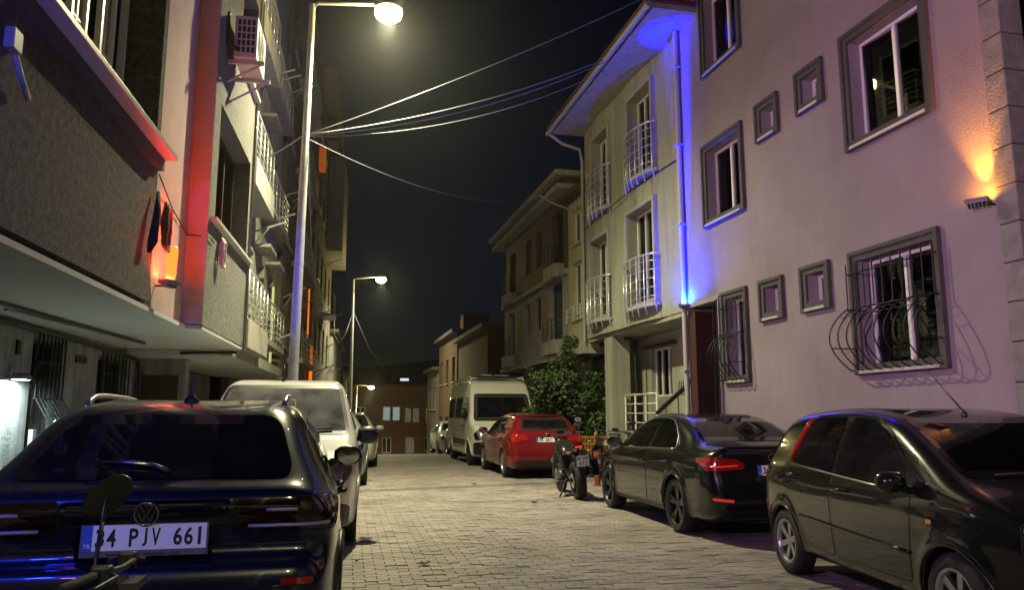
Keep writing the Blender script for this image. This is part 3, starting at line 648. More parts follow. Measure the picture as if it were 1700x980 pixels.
def make_hatch(name, label, loc, rz, pt, res=.03, txt=None, H=1.46, dark_bumper=False):
    sh = hatch_shape(H); q = lambda z: z if z < .6 else .6 + (z - .6) * (H - .6) / .86
    Z = lambda pts: [(u, q(v)) for u, v in pts]
    sp = dict(shape=sh, paint=pt, res=res, cabin=(.5, 2.9, .95), seats=(2.2, 1.2), seatz=.52, mirror=(2.85, q(.98), (1, 1.1, .95)), mirmat=pt if not dark_bumper else M_black, handle=pt,
              windows=[('side_window', 'S', Z([(1.80, .985), (2.9, .955), (2.55, 1.24), (2.25, 1.345), (1.80, 1.37)]), .05, .024, M_cglassdark), ('side_window', 'S', Z([(.98, 1.02), (1.73, .99), (1.73, 1.37), (1.3, 1.35), (1.05, 1.2)]), .05, .024, M_cglassdark),
                       ('rear_window', 'B', Z([(-.60, 1.065), (.60, 1.065), (.53, 1.345), (-.53, 1.345)]), .08, .045, M_cglassdark), ('windscreen', 'F', Z([(-.68, 1.05), (.68, 1.05), (.54, 1.385), (-.54, 1.385)]), .08, .045)],
              doors=[(Z([(1.80, .32), (2.9, .32), (2.95, .93), (1.76, .97)]), 1.92, q(.84)), (Z([(1.06, .52), (1.24, .34), (1.75, .32), (1.71, .97), (.92, 1.0), (.95, .78)]), 1.04, q(.88))],
              panels=[('lower_rear_bumper', 'B', [(-.72, .25), (.72, .25), (.76, .40), (-.76, .40)], .05, M_black)] + ([('front_bumper', 'F', [(-.76, .24), (.76, .24), (.78, .66), (-.78, .66)], .08, M_black)] if dark_bumper else [('front_grille', 'F', [(-.5, .32), (.5, .32), (.45, .5), (-.45, .5)], .04, M_black)]),
              lamps=[('tail_light', 'BB', Z([(.44, .86), (.80, .80), (.845, .95), (.78, 1.0), (.5, .965)]), .03, M_red), ('headlight', 'FF', Z([(.42, .68), (.74, .70), (.80, .78), (.78, .84), (.42, .78)]), .03, M_clear)],
              wheel=wheelset(.32, .21, .215, .893, (5, .03, .028, .13), M_rimsilver), lip=.012)
    root, sh = car(name, label, 'car', loc, rz, sp)
    if txt:
        plate(root, frame_at(sh, 'B', 0, q(.86), .006, (-1, 0, .1)), txt)
    mw = frame_at(sh, 'B', 0, q(1.0), .006); hoop(root, mw, .035, .006, 'emblem', M_chrome)
    b = MB(); n = 11
    for i in range(n):
        y = -.55 + 1.1 * i / (n - 1); p = on(sh, 'T', .66 + .1 * (abs(y) / .55) ** 2, y, 0); r_ = on(sh, 'T', .92, y, .003)
        b.v += [(p.x - .12, y, p.z + .02), (p.x - .115, y, p.z - .012), (r_.x, y, r_.z - .05), (r_.x, y, r_.z)]
    for i in range(n - 1):
        for j in range(4): b.f.append((i * 4 + j, i * 4 + (j + 1) % 4, i * 4 + 4 + (j + 1) % 4, i * 4 + 4 + j))
    b.f += [(0, 1, 2, 3), tuple((n - 1) * 4 + j for j in (3, 2, 1, 0))]; b.build('roof_spoiler', pt, root, True, angle=40)
    MB().tube([on(sh, 'B', u, q(v), .014) for u, v in ((0, 1.085), (.12, 1.12), (.3, 1.12))], [.012, .008, .006], 6).build('rear_wiper', M_black, root, True)
    return root, sh

def make_small_van():
    sh = Shape(4.40, [(.05, .30), (0, .45), (0, .9), (.04, 1.5), (.10, 1.74), (.24, 1.82), (.8, 1.845), (1.6, 1.85), (2.4, 1.835), (2.72, 1.79), (3.0, 1.62), (3.35, 1.33), (3.58, 1.16), (3.8, 1.075), (4.1, .97), (4.30, .82), (4.38, .62), (4.40, .44), (4.33, .27), (4.1, .21), (2.2, .2), (.3, .22)],
               [(-.1, .82), (.2, .84), (.32, .87), (.55, .885), (.8, .888), (1.0, .88), (1.12, .86), (1.25, .83), (1.5, .77), (1.72, .705), (1.82, .66), (2.1, .55)],
               [(-.2, .93), (0, .95), (.2, .98), (.5, 1), (3.4, 1), (3.8, .97), (4.15, .90), (4.35, .79), (4.55, .68)], 1.12,
               [(-.2, .96), (.2, .98), (.6, 1), (2.6, 1), (3.2, .99), (3.7, .96), (4.5, .8)], .12, [(.78, .325, .365), (3.50, .325, .365)], .58)
    pt = paint('white_lacquer', (.72, .71, .70), .3, dust=.12, dustcol=(.45, .43, .4))
    sp = dict(shape=sh, paint=pt, res=.028, cabin=(1.8, 3.25, 1.08), seats=(2.55,), seatz=.68, mirror=(3.02, 1.10, (1.15, 1.25, 1.35)), mirmat=M_black, handle=M_black,
              windows=[('side_window', 'S', [(2.1, 1.12), (3.22, 1.10), (3.2, 1.2), (2.78, 1.58), (2.1, 1.66)], .06, .025), ('windscreen', 'F', [(-.78, 1.175), (.78, 1.175), (.665, 1.755), (-.665, 1.755)], .09, .04, glass('van_windscreen_glass', .5, (.85, 1, 1), .05, .30))],  # windscreen glass carries a strong pale film
              doors=[([(2.06, .36), (3.05, .36), (3.1, 1.06), (2.03, 1.08)], 2.2, 1.0), ([(1.0, .5), (1.2, .36), (2.0, .36), (2.0, 1.62), (.98, 1.62)], 1.85, 1.0)],
              panels=[('front_bumper', 'F', [(-.78, .26), (.78, .26), (.80, .46), (.5, .56), (-.5, .56), (-.80, .46)], .06, M_black), ('front_grille', 'F', [(-.40, .64), (.40, .64), (.42, .74), (-.42, .74)], .03, M_black), ('side_moulding', 'S', [(1.2, .55), (3.05, .55), (3.05, .63), (1.2, .63)], .02, M_black)],
              lamps=[('headlight', 'FF', [(.46, .66), (.70, .66), (.80, .80), (.79, .99), (.68, .96), (.46, .78)], .04, M_clear), ('tail_light', 'BB', [(.74, .9), (.83, .9), (.80, 1.3), (.72, 1.3)], .02, M_red)],
              wheel=wheelset(.325, .205, .20, .875, (7, .03, .03, 0), M_rimdark), lip=.014)
    root, sh = car('delivery_van', 'small white van facing the camera directly beyond the dark blue crossover', 'van', (-.73, 12.80, 0), R(-90), sp)
    q = on(sh, 'T', 2.62, -.05, 0); b = MB(); b.lathe([(.022, -.006), (.02, .02), (.01, .03)], 10, 'z', q); b.tube([q + Vector((0, 0, .02)), q + Vector((-.10, 0, .22))], .004, 5); b.build('aerial', M_black, root, True)
    b = MB()
    for y0, y1 in ((-.60, .0), (-.02, .58)): b.tube([on(sh, 'F', y0 + (y1 - y0) * t, 1.20 + .03 * t, .02) for t in (0, .5, 1)], .010, 6)
    b.build('windscreen_wiper', M_black, root, True)
    c = on(sh, 'F', 0, 1.66, -.03); MB().lathe([(.001, -.1), (.03, -.1), (.035, 0), (.03, .1), (.001, .1)], 12, 'y', c - Vector((.06, 0, .02))).build('rear_view_mirror', M_black, root, True)
    return root

def make_big_van():
    sh = Shape(5.55, [(.05, .34), (0, .5), (0, 1.0), (.03, 2.0), (.09, 2.36), (.25, 2.47), (1.5, 2.50), (3.2, 2.49), (3.85, 2.45), (4.15, 2.36), (4.38, 2.12), (4.62, 1.75), (4.88, 1.34), (5.05, 1.20), (5.3, 1.08), (5.45, .9), (5.52, .65), (5.55, .45), (5.45, .30), (5.1, .25), (2.7, .25), (.3, .27)],
               [(-.1, .93), (.25, .95), (.4, .99), (.8, 1.01), (1.2, 1.01), (1.5, .985), (2.0, .93), (2.35, .87), (2.5, .80), (2.8, .7)],
               [(-.2, .95), (0, .97), (.2, .99), (.5, 1), (4.5, 1), (4.95, .97), (5.25, .90), (5.5, .80), (5.7, .7)], 1.3,
               [(-.2, .97), (.3, 1), (3.6, 1), (4.2, .985), (4.8, .95), (5.7, .8)], .13, [(.95, .34, .39), (4.62, .34, .39)], .66)
    pt = paint('cream_white_lacquer', (.82, .80, .70), .35, dust=.05, dustcol=(.5, .48, .40))
    sp = dict(shape=sh, paint=pt, res=.034, cabin=(3.2, 4.5, 1.25), seats=(3.9,), seatz=.85, mirror=(4.42, 1.42, (1.1, 1.1, 2.0)), mirmat=M_black, handle=M_black,
              windows=[('side_window', 'S', [(3.75, 1.28), (4.62, 1.26), (4.6, 1.36), (4.28, 1.92), (3.75, 1.98)], .07, .03), ('side_window', 'S', [(1.9, 1.32), (3.4, 1.32), (3.4, 1.98), (1.9, 1.98)], .1, .04), ('side_window', 'S', [(.3, 1.32), (1.7, 1.32), (1.7, 1.98), (.3, 1.98)], .1, .04),
                       ('windscreen', 'F', [(-.87, 1.25), (.87, 1.25), (.79, 2.04), (-.79, 2.04)], .10, .05)],
              doors=[([(3.68, .45), (4.4, .75), (4.62, 1.2), (3.65, 1.24)], 3.8, 1.1), ([(2.1, .45), (3.6, .45), (3.6, 2.05), (2.1, 2.05)], 3.45, 1.1)],
              panels=[('front_bumper', 'F', [(-.90, .32), (.90, .32), (.92, .66), (.55, .72), (-.55, .72), (-.92, .66)], .08, M_black), ('front_grille', 'F', [(-.5, .80), (.5, .80), (.55, .92), (-.55, .92)], .04, M_black), ('side_moulding', 'S', [(1.5, .55), (4.15, .55), (4.15, .72), (1.5, .72)], .03, M_black)],
              lamps=[('headlight', 'FF', [(.50, .74), (.88, .72), (.91, .90), (.80, 1.02), (.55, .92)], .05, M_clear), ('tail_light', 'BB', [(.88, .9), (.96, .9), (.94, 1.3), (.86, 1.3)], .02, M_red)],
              wheel=wheelset(.34, .22, .205, .985, (8, .03, .03, 0), M_rimdark), lip=.016)
    root, sh = car('camper_van', 'tall cream white van with roof box facing the camera behind the red car', 'van', (4.42, 27.25, 0), R(-90), sp)
    MB().box(1.4, 3.9, -.62, .62, 2.54, 2.60).build('roof_panel', M_black, root, bevel=.01)
    b = MB()
    for x in (1.6, 2.7, 3.75): b.box(x - .03, x + .03, -.8, .8, 2.50, 2.535)
    for s in (-1, 1): b.tube([(.6, s * .80, 2.46), (.6, s * .80, 2.56), (3.8, s * .80, 2.56), (4.0, s * .8, 2.44)], .025, 8)
    b.build('roof_rack', mat('white_metal', (.7, .7, .66), .4), root)
    MB().box(3.3, 3.7, -.42, -.12, 2.602, 2.64).build('roof_vent', MATS['white_metal'], root, bevel=.01)
    MB().box(3.45, 3.8, -.05, .38, 2.602, 2.625).build('skylight', MATS['white_metal'], root, bevel=.008)
    return root
# ------------------------------------------------------------------ ground, road, pavements
def zr(Y):
    if Y < 24: return 0.0
    if Y < 46.5: return -.002 * (Y - 24) ** 2
    return -1.0125 - .09 * (Y - 46.5)
YS = [-40, -20, -6, 0, 6, 12, 18, 22, 24] + [24 + 1.5 * i for i in range(1, 16)] + [50, 60, 75, 90, 110, 140]
def strip(name, x0, x1, dz, m, parent=None, ys=YS, kind='structure', h=0):
    b = MB(); n = len(ys)
    v = [(x, y, zr(y) + dz) for y in ys for x in (x0(y) if callable(x0) else x0, x1(y) if callable(x1) else x1)]
    f = [(2 * i, 2 * i + 1, 2 * i + 3, 2 * i + 2) for i in range(n - 1)]
    b.add(v, f)
    if h:
        v2 = [(x, y, z - h) for x, y, z in v]; b.add(v2, [])
        k = 2 * n
        b.f += [(2 * i, 2 * i + 2, k + 2 * i + 2, k + 2 * i) for i in range(n - 1)] + [(2 * i + 1, k + 2 * i + 1, k + 2 * i + 3, 2 * i + 3) for i in range(n - 1)]
    o = b.build(name, m, parent)
    if kind: o['kind'] = kind
    return o

def paver_material():
    m = bpy.data.materials.new('concrete_paver'); m.use_nodes = True; nt = m.node_tree; L = nt.links.new; b = nt.nodes['Principled BSDF']
    g = nt.nodes.new('ShaderNodeNewGeometry'); s = nt.nodes.new('ShaderNodeSeparateXYZ'); L(g.outputs['Position'], s.inputs[0])
    def math_(op, a, c=None, d=None):
        n = nt.nodes.new('ShaderNodeMath'); n.operation = op
        for i, q in enumerate((a, c, d)):
            if q is None: continue
            if isinstance(q, (int, float)): n.inputs[i].default_value = q
            else: L(q, n.inputs[i])
        return n.outputs[0]
    row = math_('FLOOR', math_('DIVIDE', s.outputs[1], .1)); half = math_('MULTIPLY', math_('FLOORED_MODULO', row, 2), .5)
    col = math_('FLOOR', math_('ADD', math_('DIVIDE', s.outputs[0], .2), half))
    c = nt.nodes.new('ShaderNodeCombineXYZ'); L(row, c.inputs[0]); L(col, c.inputs[1])
    w = nt.nodes.new('ShaderNodeTexWhiteNoise'); w.noise_dimensions = '3D'; L(c.outputs[0], w.inputs['Vector'])
    rp = nt.nodes.new('ShaderNodeValToRGB'); e = rp.color_ramp.elements
    e[0].color = (.255, .225, .22, 1); e[1].color = (.40, .362, .35, 1); k = e.new(.45); k.color = (.335, .302, .295, 1); k = e.new(.8); k.color = (.365, .30, .285, 1)
    L(w.outputs['Value'], rp.inputs[0])
    n = nt.nodes.new('ShaderNodeTexNoise'); n.inputs['Scale'].default_value = .9; n.inputs['Detail'].default_value = 8; n.inputs['Roughness'].default_value = .7; L(g.outputs['Position'], n.inputs['Vector'])
    r2 = nt.nodes.new('ShaderNodeValToRGB'); r2.color_ramp.elements[0].position = .3; r2.color_ramp.elements[1].position = .65; r2.color_ramp.elements[0].color = (.55, .53, .50, 1); r2.color_ramp.elements[1].color = (1.12, 1.10, 1.08, 1)
    L(n.outputs['Fac'], r2.inputs[0])
    mx = nt.nodes.new('ShaderNodeMix'); mx.data_type = 'RGBA'; mx.blend_type = 'MULTIPLY'; mx.inputs[0].default_value = 1; L(rp.outputs[0], mx.inputs[6]); L(r2.outputs[0], mx.inputs[7])
    n3 = nt.nodes.new('ShaderNodeTexNoise'); n3.inputs['Scale'].default_value = 70; n3.inputs['Detail'].default_value = 4; L(g.outputs['Position'], n3.inputs['Vector'])
    r3 = nt.nodes.new('ShaderNodeValToRGB'); r3.color_ramp.elements[0].position = .32; r3.color_ramp.elements[1].position = .6; r3.color_ramp.elements[0].color = (.72, .72, .72, 1); r3.color_ramp.elements[1].color = (1, 1, 1, 1); L(n3.outputs['Fac'], r3.inputs[0])
    m2 = nt.nodes.new('ShaderNodeMix'); m2.data_type = 'RGBA'; m2.blend_type = 'MULTIPLY'; m2.inputs[0].default_value = 1; L(mx.outputs[2], m2.inputs[6]); L(r3.outputs[0], m2.inputs[7])
    L(m2.outputs[2], b.inputs['Base Color']); b.inputs['Roughness'].default_value = .62
    bp = nt.nodes.new('ShaderNodeBump'); bp.inputs['Strength'].default_value = .5; bp.inputs['Distance'].default_value = .006; L(n3.outputs['Fac'], bp.inputs['Height']); L(bp.outputs[0], b.inputs['Normal'])
    return m
M_paver = paver_material()
M_joint = mat('joint_sand', (.13, .118, .105), .95, noise=.4, nscale=12)
M_walk = mat('pavement_concrete', (.24, .23, .21), .85, noise=.35, nscale=3, bump=.3, bscale=40)
M_kerb = mat('kerb_concrete', (.28, .27, .25), .8, noise=.3, nscale=5, bump=.3, bscale=50)
M_earth = mat('earth', (.06, .055, .045), .95, noise=.4, nscale=.4)
KL, KR = -1.78, 5.62          # kerb lines
strip('ground', -160, 160, -.30, M_earth, ys=YS + [200, 600])
road = strip('road', KL, KR, -.016, M_joint, ys=[y for y in YS if y <= 24])
road_far = strip('road', KL, KR, -.002, M_paver, ys=[24] + [y for y in YS if y > 24])
strip('pavement', -8, KL - .14, .12, M_walk, h=.4); strip('pavement', KR + .14, 12, .12, M_walk, h=.4)
def kerb(name, x0, x1):
    b = MB()
    for i, y in enumerate(np.arange(0, 24, 1.0)): b.box(x0, x1, y + .006, y + .994, -.2, .124 + .002 * (i % 3))
    o = b.build(name, M_kerb, bevel=.012); o['kind'] = 'structure'; return o
kerb('kerb', KL - .14, KL); kerb('kerb', KR, KR + .14)
# block paving: the nearest stones in view are single pieces, the rest one field
pm = MB(); a, c_, t = .097, .047, .003
v = [(-a, -c_, -.02), (a, -c_, -.02), (a, c_, -.02), (-a, c_, -.02), (-a, -c_, -.004), (a, -c_, -.004), (a, c_, -.004), (-a, c_, -.004), (-a + .005, -c_ + .005, 0), (a - .005, -c_ + .005, 0), (a - .005, c_ - .005, 0), (-a + .005, c_ - .005, 0)]
fq = [(0, 1, 5, 4), (1, 2, 6, 5), (2, 3, 7, 6), (3, 0, 4, 7), (4, 5, 9, 8), (5, 6, 10, 9), (6, 7, 11, 10), (7, 4, 8, 11), (8, 9, 10, 11)]
pme = bpy.data.meshes.new('paver'); pme.from_pydata(v, [], fq); pme.materials.append(M_paver)
PV = np.array(v); FV = []; FF = []; singles = []; cnt = 0
rows = range(26, 240)
for r_ in rows:
    y = (r_ + .5) * .1
    for k in range(-10, 29):
        x = (k + .5 - (.5 if r_ % 2 else 0)) * .2
        if not (KL + .1 < x < KR - .1): continue
        jz = rng.normal(0, .0026); rx, ry = rng.normal(0, .012, 2)
        if 6.05 < y < 7.65 and .28 < x < 3.95 and len(singles) < 300: singles.append((x, y, jz, rx, ry)); continue
        P_ = PV.copy(); P_[:, 2] += P_[:, 1] * rx + P_[:, 0] * ry * .5 + jz; P_ += (x, y, 0); FV.append(P_); FF += [tuple(i + 12 * cnt for i in q) for q in fq]; cnt += 1
me = bpy.data.meshes.new('paver_field'); me.from_pydata(np.concatenate(FV).tolist(), [], FF)
tag(link('paver_field', me, M_paver, road), kind='stuff')
for (x, y, jz, rx, ry) in singles:
    o = bpy.data.objects.new('paver', pme); COL.objects.link(o); o.parent = road; o.location = (x, y, jz); o.rotation_euler = (rx, -ry * .5, 0)

# far hillside
b = MB(); nx, ny = 24, 6; hx = np.linspace(-500, 700, nx)
for j in range(ny):
    for i in range(nx): b.v.append((hx[i], 300 + j * 60, -22 + j * 13 + 6 * math.sin(i * 1.3 + j)))
for j in range(ny - 1):
    for i in range(nx - 1): q = j * nx + i; b.f.append((q, q + 1, q + nx + 1, q + nx))
b.build('hillside', M_earth, smooth=True)['kind'] = 'structure'

# ------------------------------------------------------------------ building kit
class Bld:
    """a building whose street face runs along u (metres up the street), n points to the street"""
    def __init__(s, name, label, x0, slope, side, cat='building', z=0):
        s.s = side; ang = math.pi / 2 - math.atan(slope)
        s.e = empty(name, (x0, 0, z), ang, label, cat)
    def N(s, n): return s.s * n
    def box(s, name, m, u0, u1, n0, n1, z0, z1, parent=None, bevel=0):
        return MB().box(u0, u1, *sorted((s.N(n0), s.N(n1))), z0, z1).build(name, m, parent or s.e, bevel=bevel)
    def pt(s, u, n, z): return Vector((u, s.N(n), z))
    def tube(s, name, m, pts, r, parent=None, n=8): return MB().tube([s.pt(*p) for p in pts], r, n).build(name, m, parent or s.e, True, angle=60)
    def wall(s, name, m, u0, u1, z0, z1, n=0, back=-.3, ops=(), reveal=.2, bend=None, du=None, mrev=None):
        us = sorted({u0, u1, *[o[0] for o in ops], *[o[1] for o in ops]}); zs = sorted({z0, z1, *[o[2] for o in ops], *[o[3] for o in ops]})
        if du: us = sorted(set(us) | {round(float(x), 4) for x in np.arange(u0, u1, du) if min(abs(x - q) for q in us) > .04})
        bd = bend or (lambda u: 0); b = MB()
        inside = lambda u, z: any(o[0] < u < o[1] and o[2] < z < o[3] for o in ops)
        for i in range(len(us) - 1):
            for j in range(len(zs) - 1):
                a, c, d, e = us[i], us[i + 1], zs[j], zs[j + 1]
                if inside((a + c) / 2, (d + e) / 2): continue
                b.add([s.pt(a, n + bd(a), d), s.pt(c, n + bd(c), d), s.pt(c, n + bd(c), e), s.pt(a, n + bd(a), e)], [(0, 1, 2, 3)])
        for (a, c, d, e) in ops:
            uu = [x for x in us if a <= x <= c]; r0 = lambda u: n + bd(u); r1 = n - reveal
            for zz in (d, e):
                for x, y in zip(uu, uu[1:]): b.add([s.pt(x, r0(x), zz), s.pt(y, r0(y), zz), s.pt(y, r1, zz), s.pt(x, r1, zz)], [(0, 1, 2, 3)])
            for x in (a, c): b.add([s.pt(x, r0(x), d), s.pt(x, r0(x), e), s.pt(x, r1, e), s.pt(x, r1, d)], [(0, 1, 2, 3)])
        for x in (u0, u1): b.add([s.pt(x, n + bd(x), z0), s.pt(x, n + bd(x), z1), s.pt(x, back, z1), s.pt(x, back, z0)], [(0, 1, 2, 3)])
        for zz in (z0, z1):
            for x, y in zip(us, us[1:]): b.add([s.pt(x, n + bd(x), zz), s.pt(y, n + bd(y), zz), s.pt(y, back, zz), s.pt(x, back, zz)], [(0, 1, 2, 3)])
        me = bpy.data.meshes.new(name); me.from_pydata(b.v, [], b.f)
        bm = bmesh.new(); bm.from_mesh(me); bmesh.ops.remove_doubles(bm, verts=bm.verts, dist=.0005); bm.to_mesh(me); bm.free()
        return link(name, me, m, s.e)
    def frame_of(s, b, u0, u1, z0, z1, w, n0, n1):
        n0, n1 = sorted((s.N(n0), s.N(n1)))
        b.box(u0, u0 + w, n0, n1, z0, z1); b.box(u1 - w, u1, n0, n1, z0, z1); b.box(u0 + w, u1 - w, n0, n1, z0, z0 + w); b.box(u0 + w, u1 - w, n0, n1, z1 - w, z1)
    def window(s, u0, u1, z0, z1, n=0, depth=.2, lights=2, fw=.05, mf=None, mp=None, surround=0, msur=None, sill=True, curtain=None, transom=0, name='window', ajar=0):
        """u0..z1: the opening. returns the part"""
        mf = mf or M_pvc; mp = mp or M_pane
        b = MB()
        if surround:
            w = surround; s.frame_of(b, u0 - w, u1 + w, z0 - w * .35, z1 + w, w, n - .01, n + .035); s.frame_of(b, u0 - w, u1 + w, z0 - w * .35, z1 + w, w * .42, n + .03, n + .062)
            root = b.build(name, msur, s.e, bevel=.006); fr = MB()
        else: root = None; fr = b
        nf = n - depth
        s.frame_of(fr, u0, u1, z0, z1, fw, nf - .06, nf)
        for i in range(1, lights):
            c = u0 + (u1 - u0) * i / lights; fr.box(c - fw * .6, c + fw * .6, *sorted((s.N(nf - .055), s.N(nf + .004))), z0 + fw, z1 - fw)
        if transom: fr.box(u0 + fw, u1 - fw, *sorted((s.N(nf - .05), s.N(nf + .002))), z0 + transom - .02, z0 + transom + .02)
        f = fr.build('window' if root is None else 'frame', mf, root or s.e, bevel=.004)
        if root is None: root = f; root.name = name
        step = (u1 - u0) / lights
        for i in range(lights): s.box('pane', mp, u0 + step * i + fw * .5, u0 + step * (i + 1) - fw * .5, nf - .04, nf - .03, z0 + fw * .7, z1 - fw * .7, root).data.transform(Matrix.Shear('XZ', 4, (0, 0)) if not ajar else Matrix(((1, 0, 0, 0), (ajar, 1, 0, -ajar * (u0 + step * (i + .5))), (0, 0, 1, 0), (0, 0, 0, 1))))
        if sill: s.box('sill', M_sill, u0 - .02, u1 + .02, nf, n + .075, z0 - .035, z0 + .004, root, bevel=.006)
        if curtain:
            for (ca, cb, mc) in curtain:
                c = MB(); k = 26
                for i in range(k + 1):
                    u = ca + (cb - ca) * i / k; d = nf - .16 + .028 * math.sin(i * 1.9) + .012 * math.sin(i * .7)
                    c.v += [tuple(s.pt(u, d, z0 + .03)), tuple(s.pt(u, d, z1 - .03))]
                c.f = [(2 * i, 2 * i + 2, 2 * i + 3, 2 * i + 1) for i in range(k)]; c.build('curtain', mc, root, True)
        return root
    def belly_grille(s, root, u0, u1, z0, z1, n=0, bulge=.28, nb=9, m=None):
        """window bars that swell out at the bottom like a pot"""
        b = MB(); H = z1 - z0
        def prof(t): # t from the top (0) to the bottom (1)
            if t < .42: return .05
            k = (t - .42) / .58; return .05 + bulge * (math.sin(math.pi * min(1, k * .98)) ** .85)
        for i in range(nb):
            u = u0 + (u1 - u0) * i / (nb - 1)
            b.tube([s.pt(u, n + prof(t), z1 - H * t) for t in np.linspace(0, 1, 20)] + [s.pt(u, n + .02, z0 - .01)], .009, 6)
        for t in (.10, .44):
            b.tube([s.pt(u0, n, z1 - H * t), s.pt(u0, n + prof(t), z1 - H * t), s.pt(u1, n + prof(t), z1 - H * t), s.pt(u1, n, z1 - H * t)], .010, 6)
        for t in (.80,):
            b.tube([s.pt(u0 - .0, n, z1 - H * t), s.pt(u0, n + prof(t), z1 - H * t)], .008, 6); b.tube([s.pt(u1, n, z1 - H * t), s.pt(u1, n + prof(t), z1 - H * t)], .008, 6)
        for t in (.46, .50):
            for i in range(nb - 1):
                ua = u0 + (u1 - u0) * i / (nb - 1); ub = u0 + (u1 - u0) * (i + 1) / (nb - 1)
                b.tube([s.pt(ua + (ub - ua) * q, n + prof(t) + .0, z1 - H * (t + .018 * math.sin(q * math.pi))) for q in (0, .25, .5, .75, 1)], .006, 5)
        return b.build('grille', m or M_iron, root, True)

M_pvc = mat('white_pvc', (.78, .77, .76), .35)
M_pvcdark = mat('brown_pvc', (.06, .04, .03), .4)
M_pane = mat('dark_pane', (.006, .007, .009), .06, coat=.6, spec=.6)
M_paneclear = glass('house_glass', .85)
M_sill = mat('marble_sill', (.55, .53, .52), .4, noise=.25, nscale=9)
M_iron = mat('wrought_iron', (.012, .012, .013), .5, .3)
M_steel = mat('stainless_rail', (.72, .72, .70), .28, .55)
M_room = mat('dark_room', (.02, .02, .02), .9)
M_pink = mat('lilac_render', (.31, .262, .302), .88, noise=.32, nscale=.6, bump=.35, bscale=40, streak=.05)
M_grey = mat('grey_moulding', (.075, .07, .072), .8, noise=.2, nscale=6, bump=.15, bscale=70)
M_cream = mat('cream_render', (.37, .365, .30), .85, noise=.14, nscale=1.3, bump=.2, bscale=40, streak=.22)
M_stucco = mat('splatter_stucco', (.20, .18, .17), .95, noise=.72, nscale=15, bump=2.5, bscale=60, streak=.0, col2=(.055, .05, .048))
M_rose = mat('rose_render', (.56, .42, .40), .9, noise=.14, nscale=3, bump=.9, bscale=55)
M_soffit = mat('soffit_paint', (.62, .63, .62), .85, noise=.2, nscale=1.2, streak=0)
M_oldwall = mat('stained_wall', (.33, .31, .30), .9, noise=.45, nscale=2.2, bump=.4, bscale=30, streak=.4)
M_curtain = mat('net_curtain', (.74, .73, .70), .9)
M_curtaindk = mat('dark_curtain', (.16, .15, .14), .9)
M_tile = mat('roof_tile', (.12, .05, .035), .8, noise=.4, nscale=10)
M_slab = mat('slab_paint', (.42, .40, .36), .85, noise=.15, nscale=2, streak=.2)

def floodlight(name, label, beam, pos, rot, col, strength, lens=(.07, .05)):
    """small wall floodlight: housing, bracket and glowing lens; lens looks along local +z"""
    root = empty(name, pos, 0, label, 'floodlight'); root.rotation_euler = rot
    hx, hy = lens
    MB().box(-hx - .02, hx + .02, -hy - .02, hy + .02, -.045, -.004).build('housing', mat('lamp_housing', (.22, .22, .22), .4, .4), root, bevel=.008)
    b = MB(); b.box(-hx - .026, hx + .026, hy + .008, hy + .024, -.03, .004); b.box(-hx - .026, hx + .026, -hy - .024, -hy - .008, -.03, .004); b.box(-hx - .026, -hx - .008, -hy - .008, hy + .008, -.03, .004); b.box(hx + .008, hx + .026, -hy - .008, hy + .008, -.03, .004)
    b.build('bezel', MATS['lamp_housing'], root)
    if beam:
        bc = beam[2] if len(beam) > 2 else col
        d = bpy.data.lights.new(name + '_beam', 'SPOT'); d.energy = beam[0]; d.spot_size = R(beam[1]); d.spot_blend = .8; d.shadow_soft_size = .04; d.color = bc
        l = bpy.data.objects.new('beam', d); COL.objects.link(l); l.parent = root; l.location = (0, 0, .02); l.rotation_euler = (math.pi, 0, 0)
    f = MB()
    for k in range(6): f.box(-hx + hx * 2 * k / 5 - .004, -hx + hx * 2 * k / 5 + .004, -hy, hy, -.075, -.045)
    f.build('cooling_fin', MATS['lamp_housing'], root)
    m = bpy.data.materials.new(name + '_glow'); m.use_nodes = True; nt = m.node_tree; p = nt.nodes['Principled BSDF']; p.inputs['Base Color'].default_value = (0, 0, 0, 1)
    p.inputs['Emission Color'].default_value = (*col, 1); p.inputs['Emission Strength'].default_value = strength
    MB().add([(-hx, -hy, 0), (hx, -hy, 0), (hx, hy, 0), (-hx, hy, 0)], [(0, 1, 2, 3)]).build('lens', m, root)
    return root

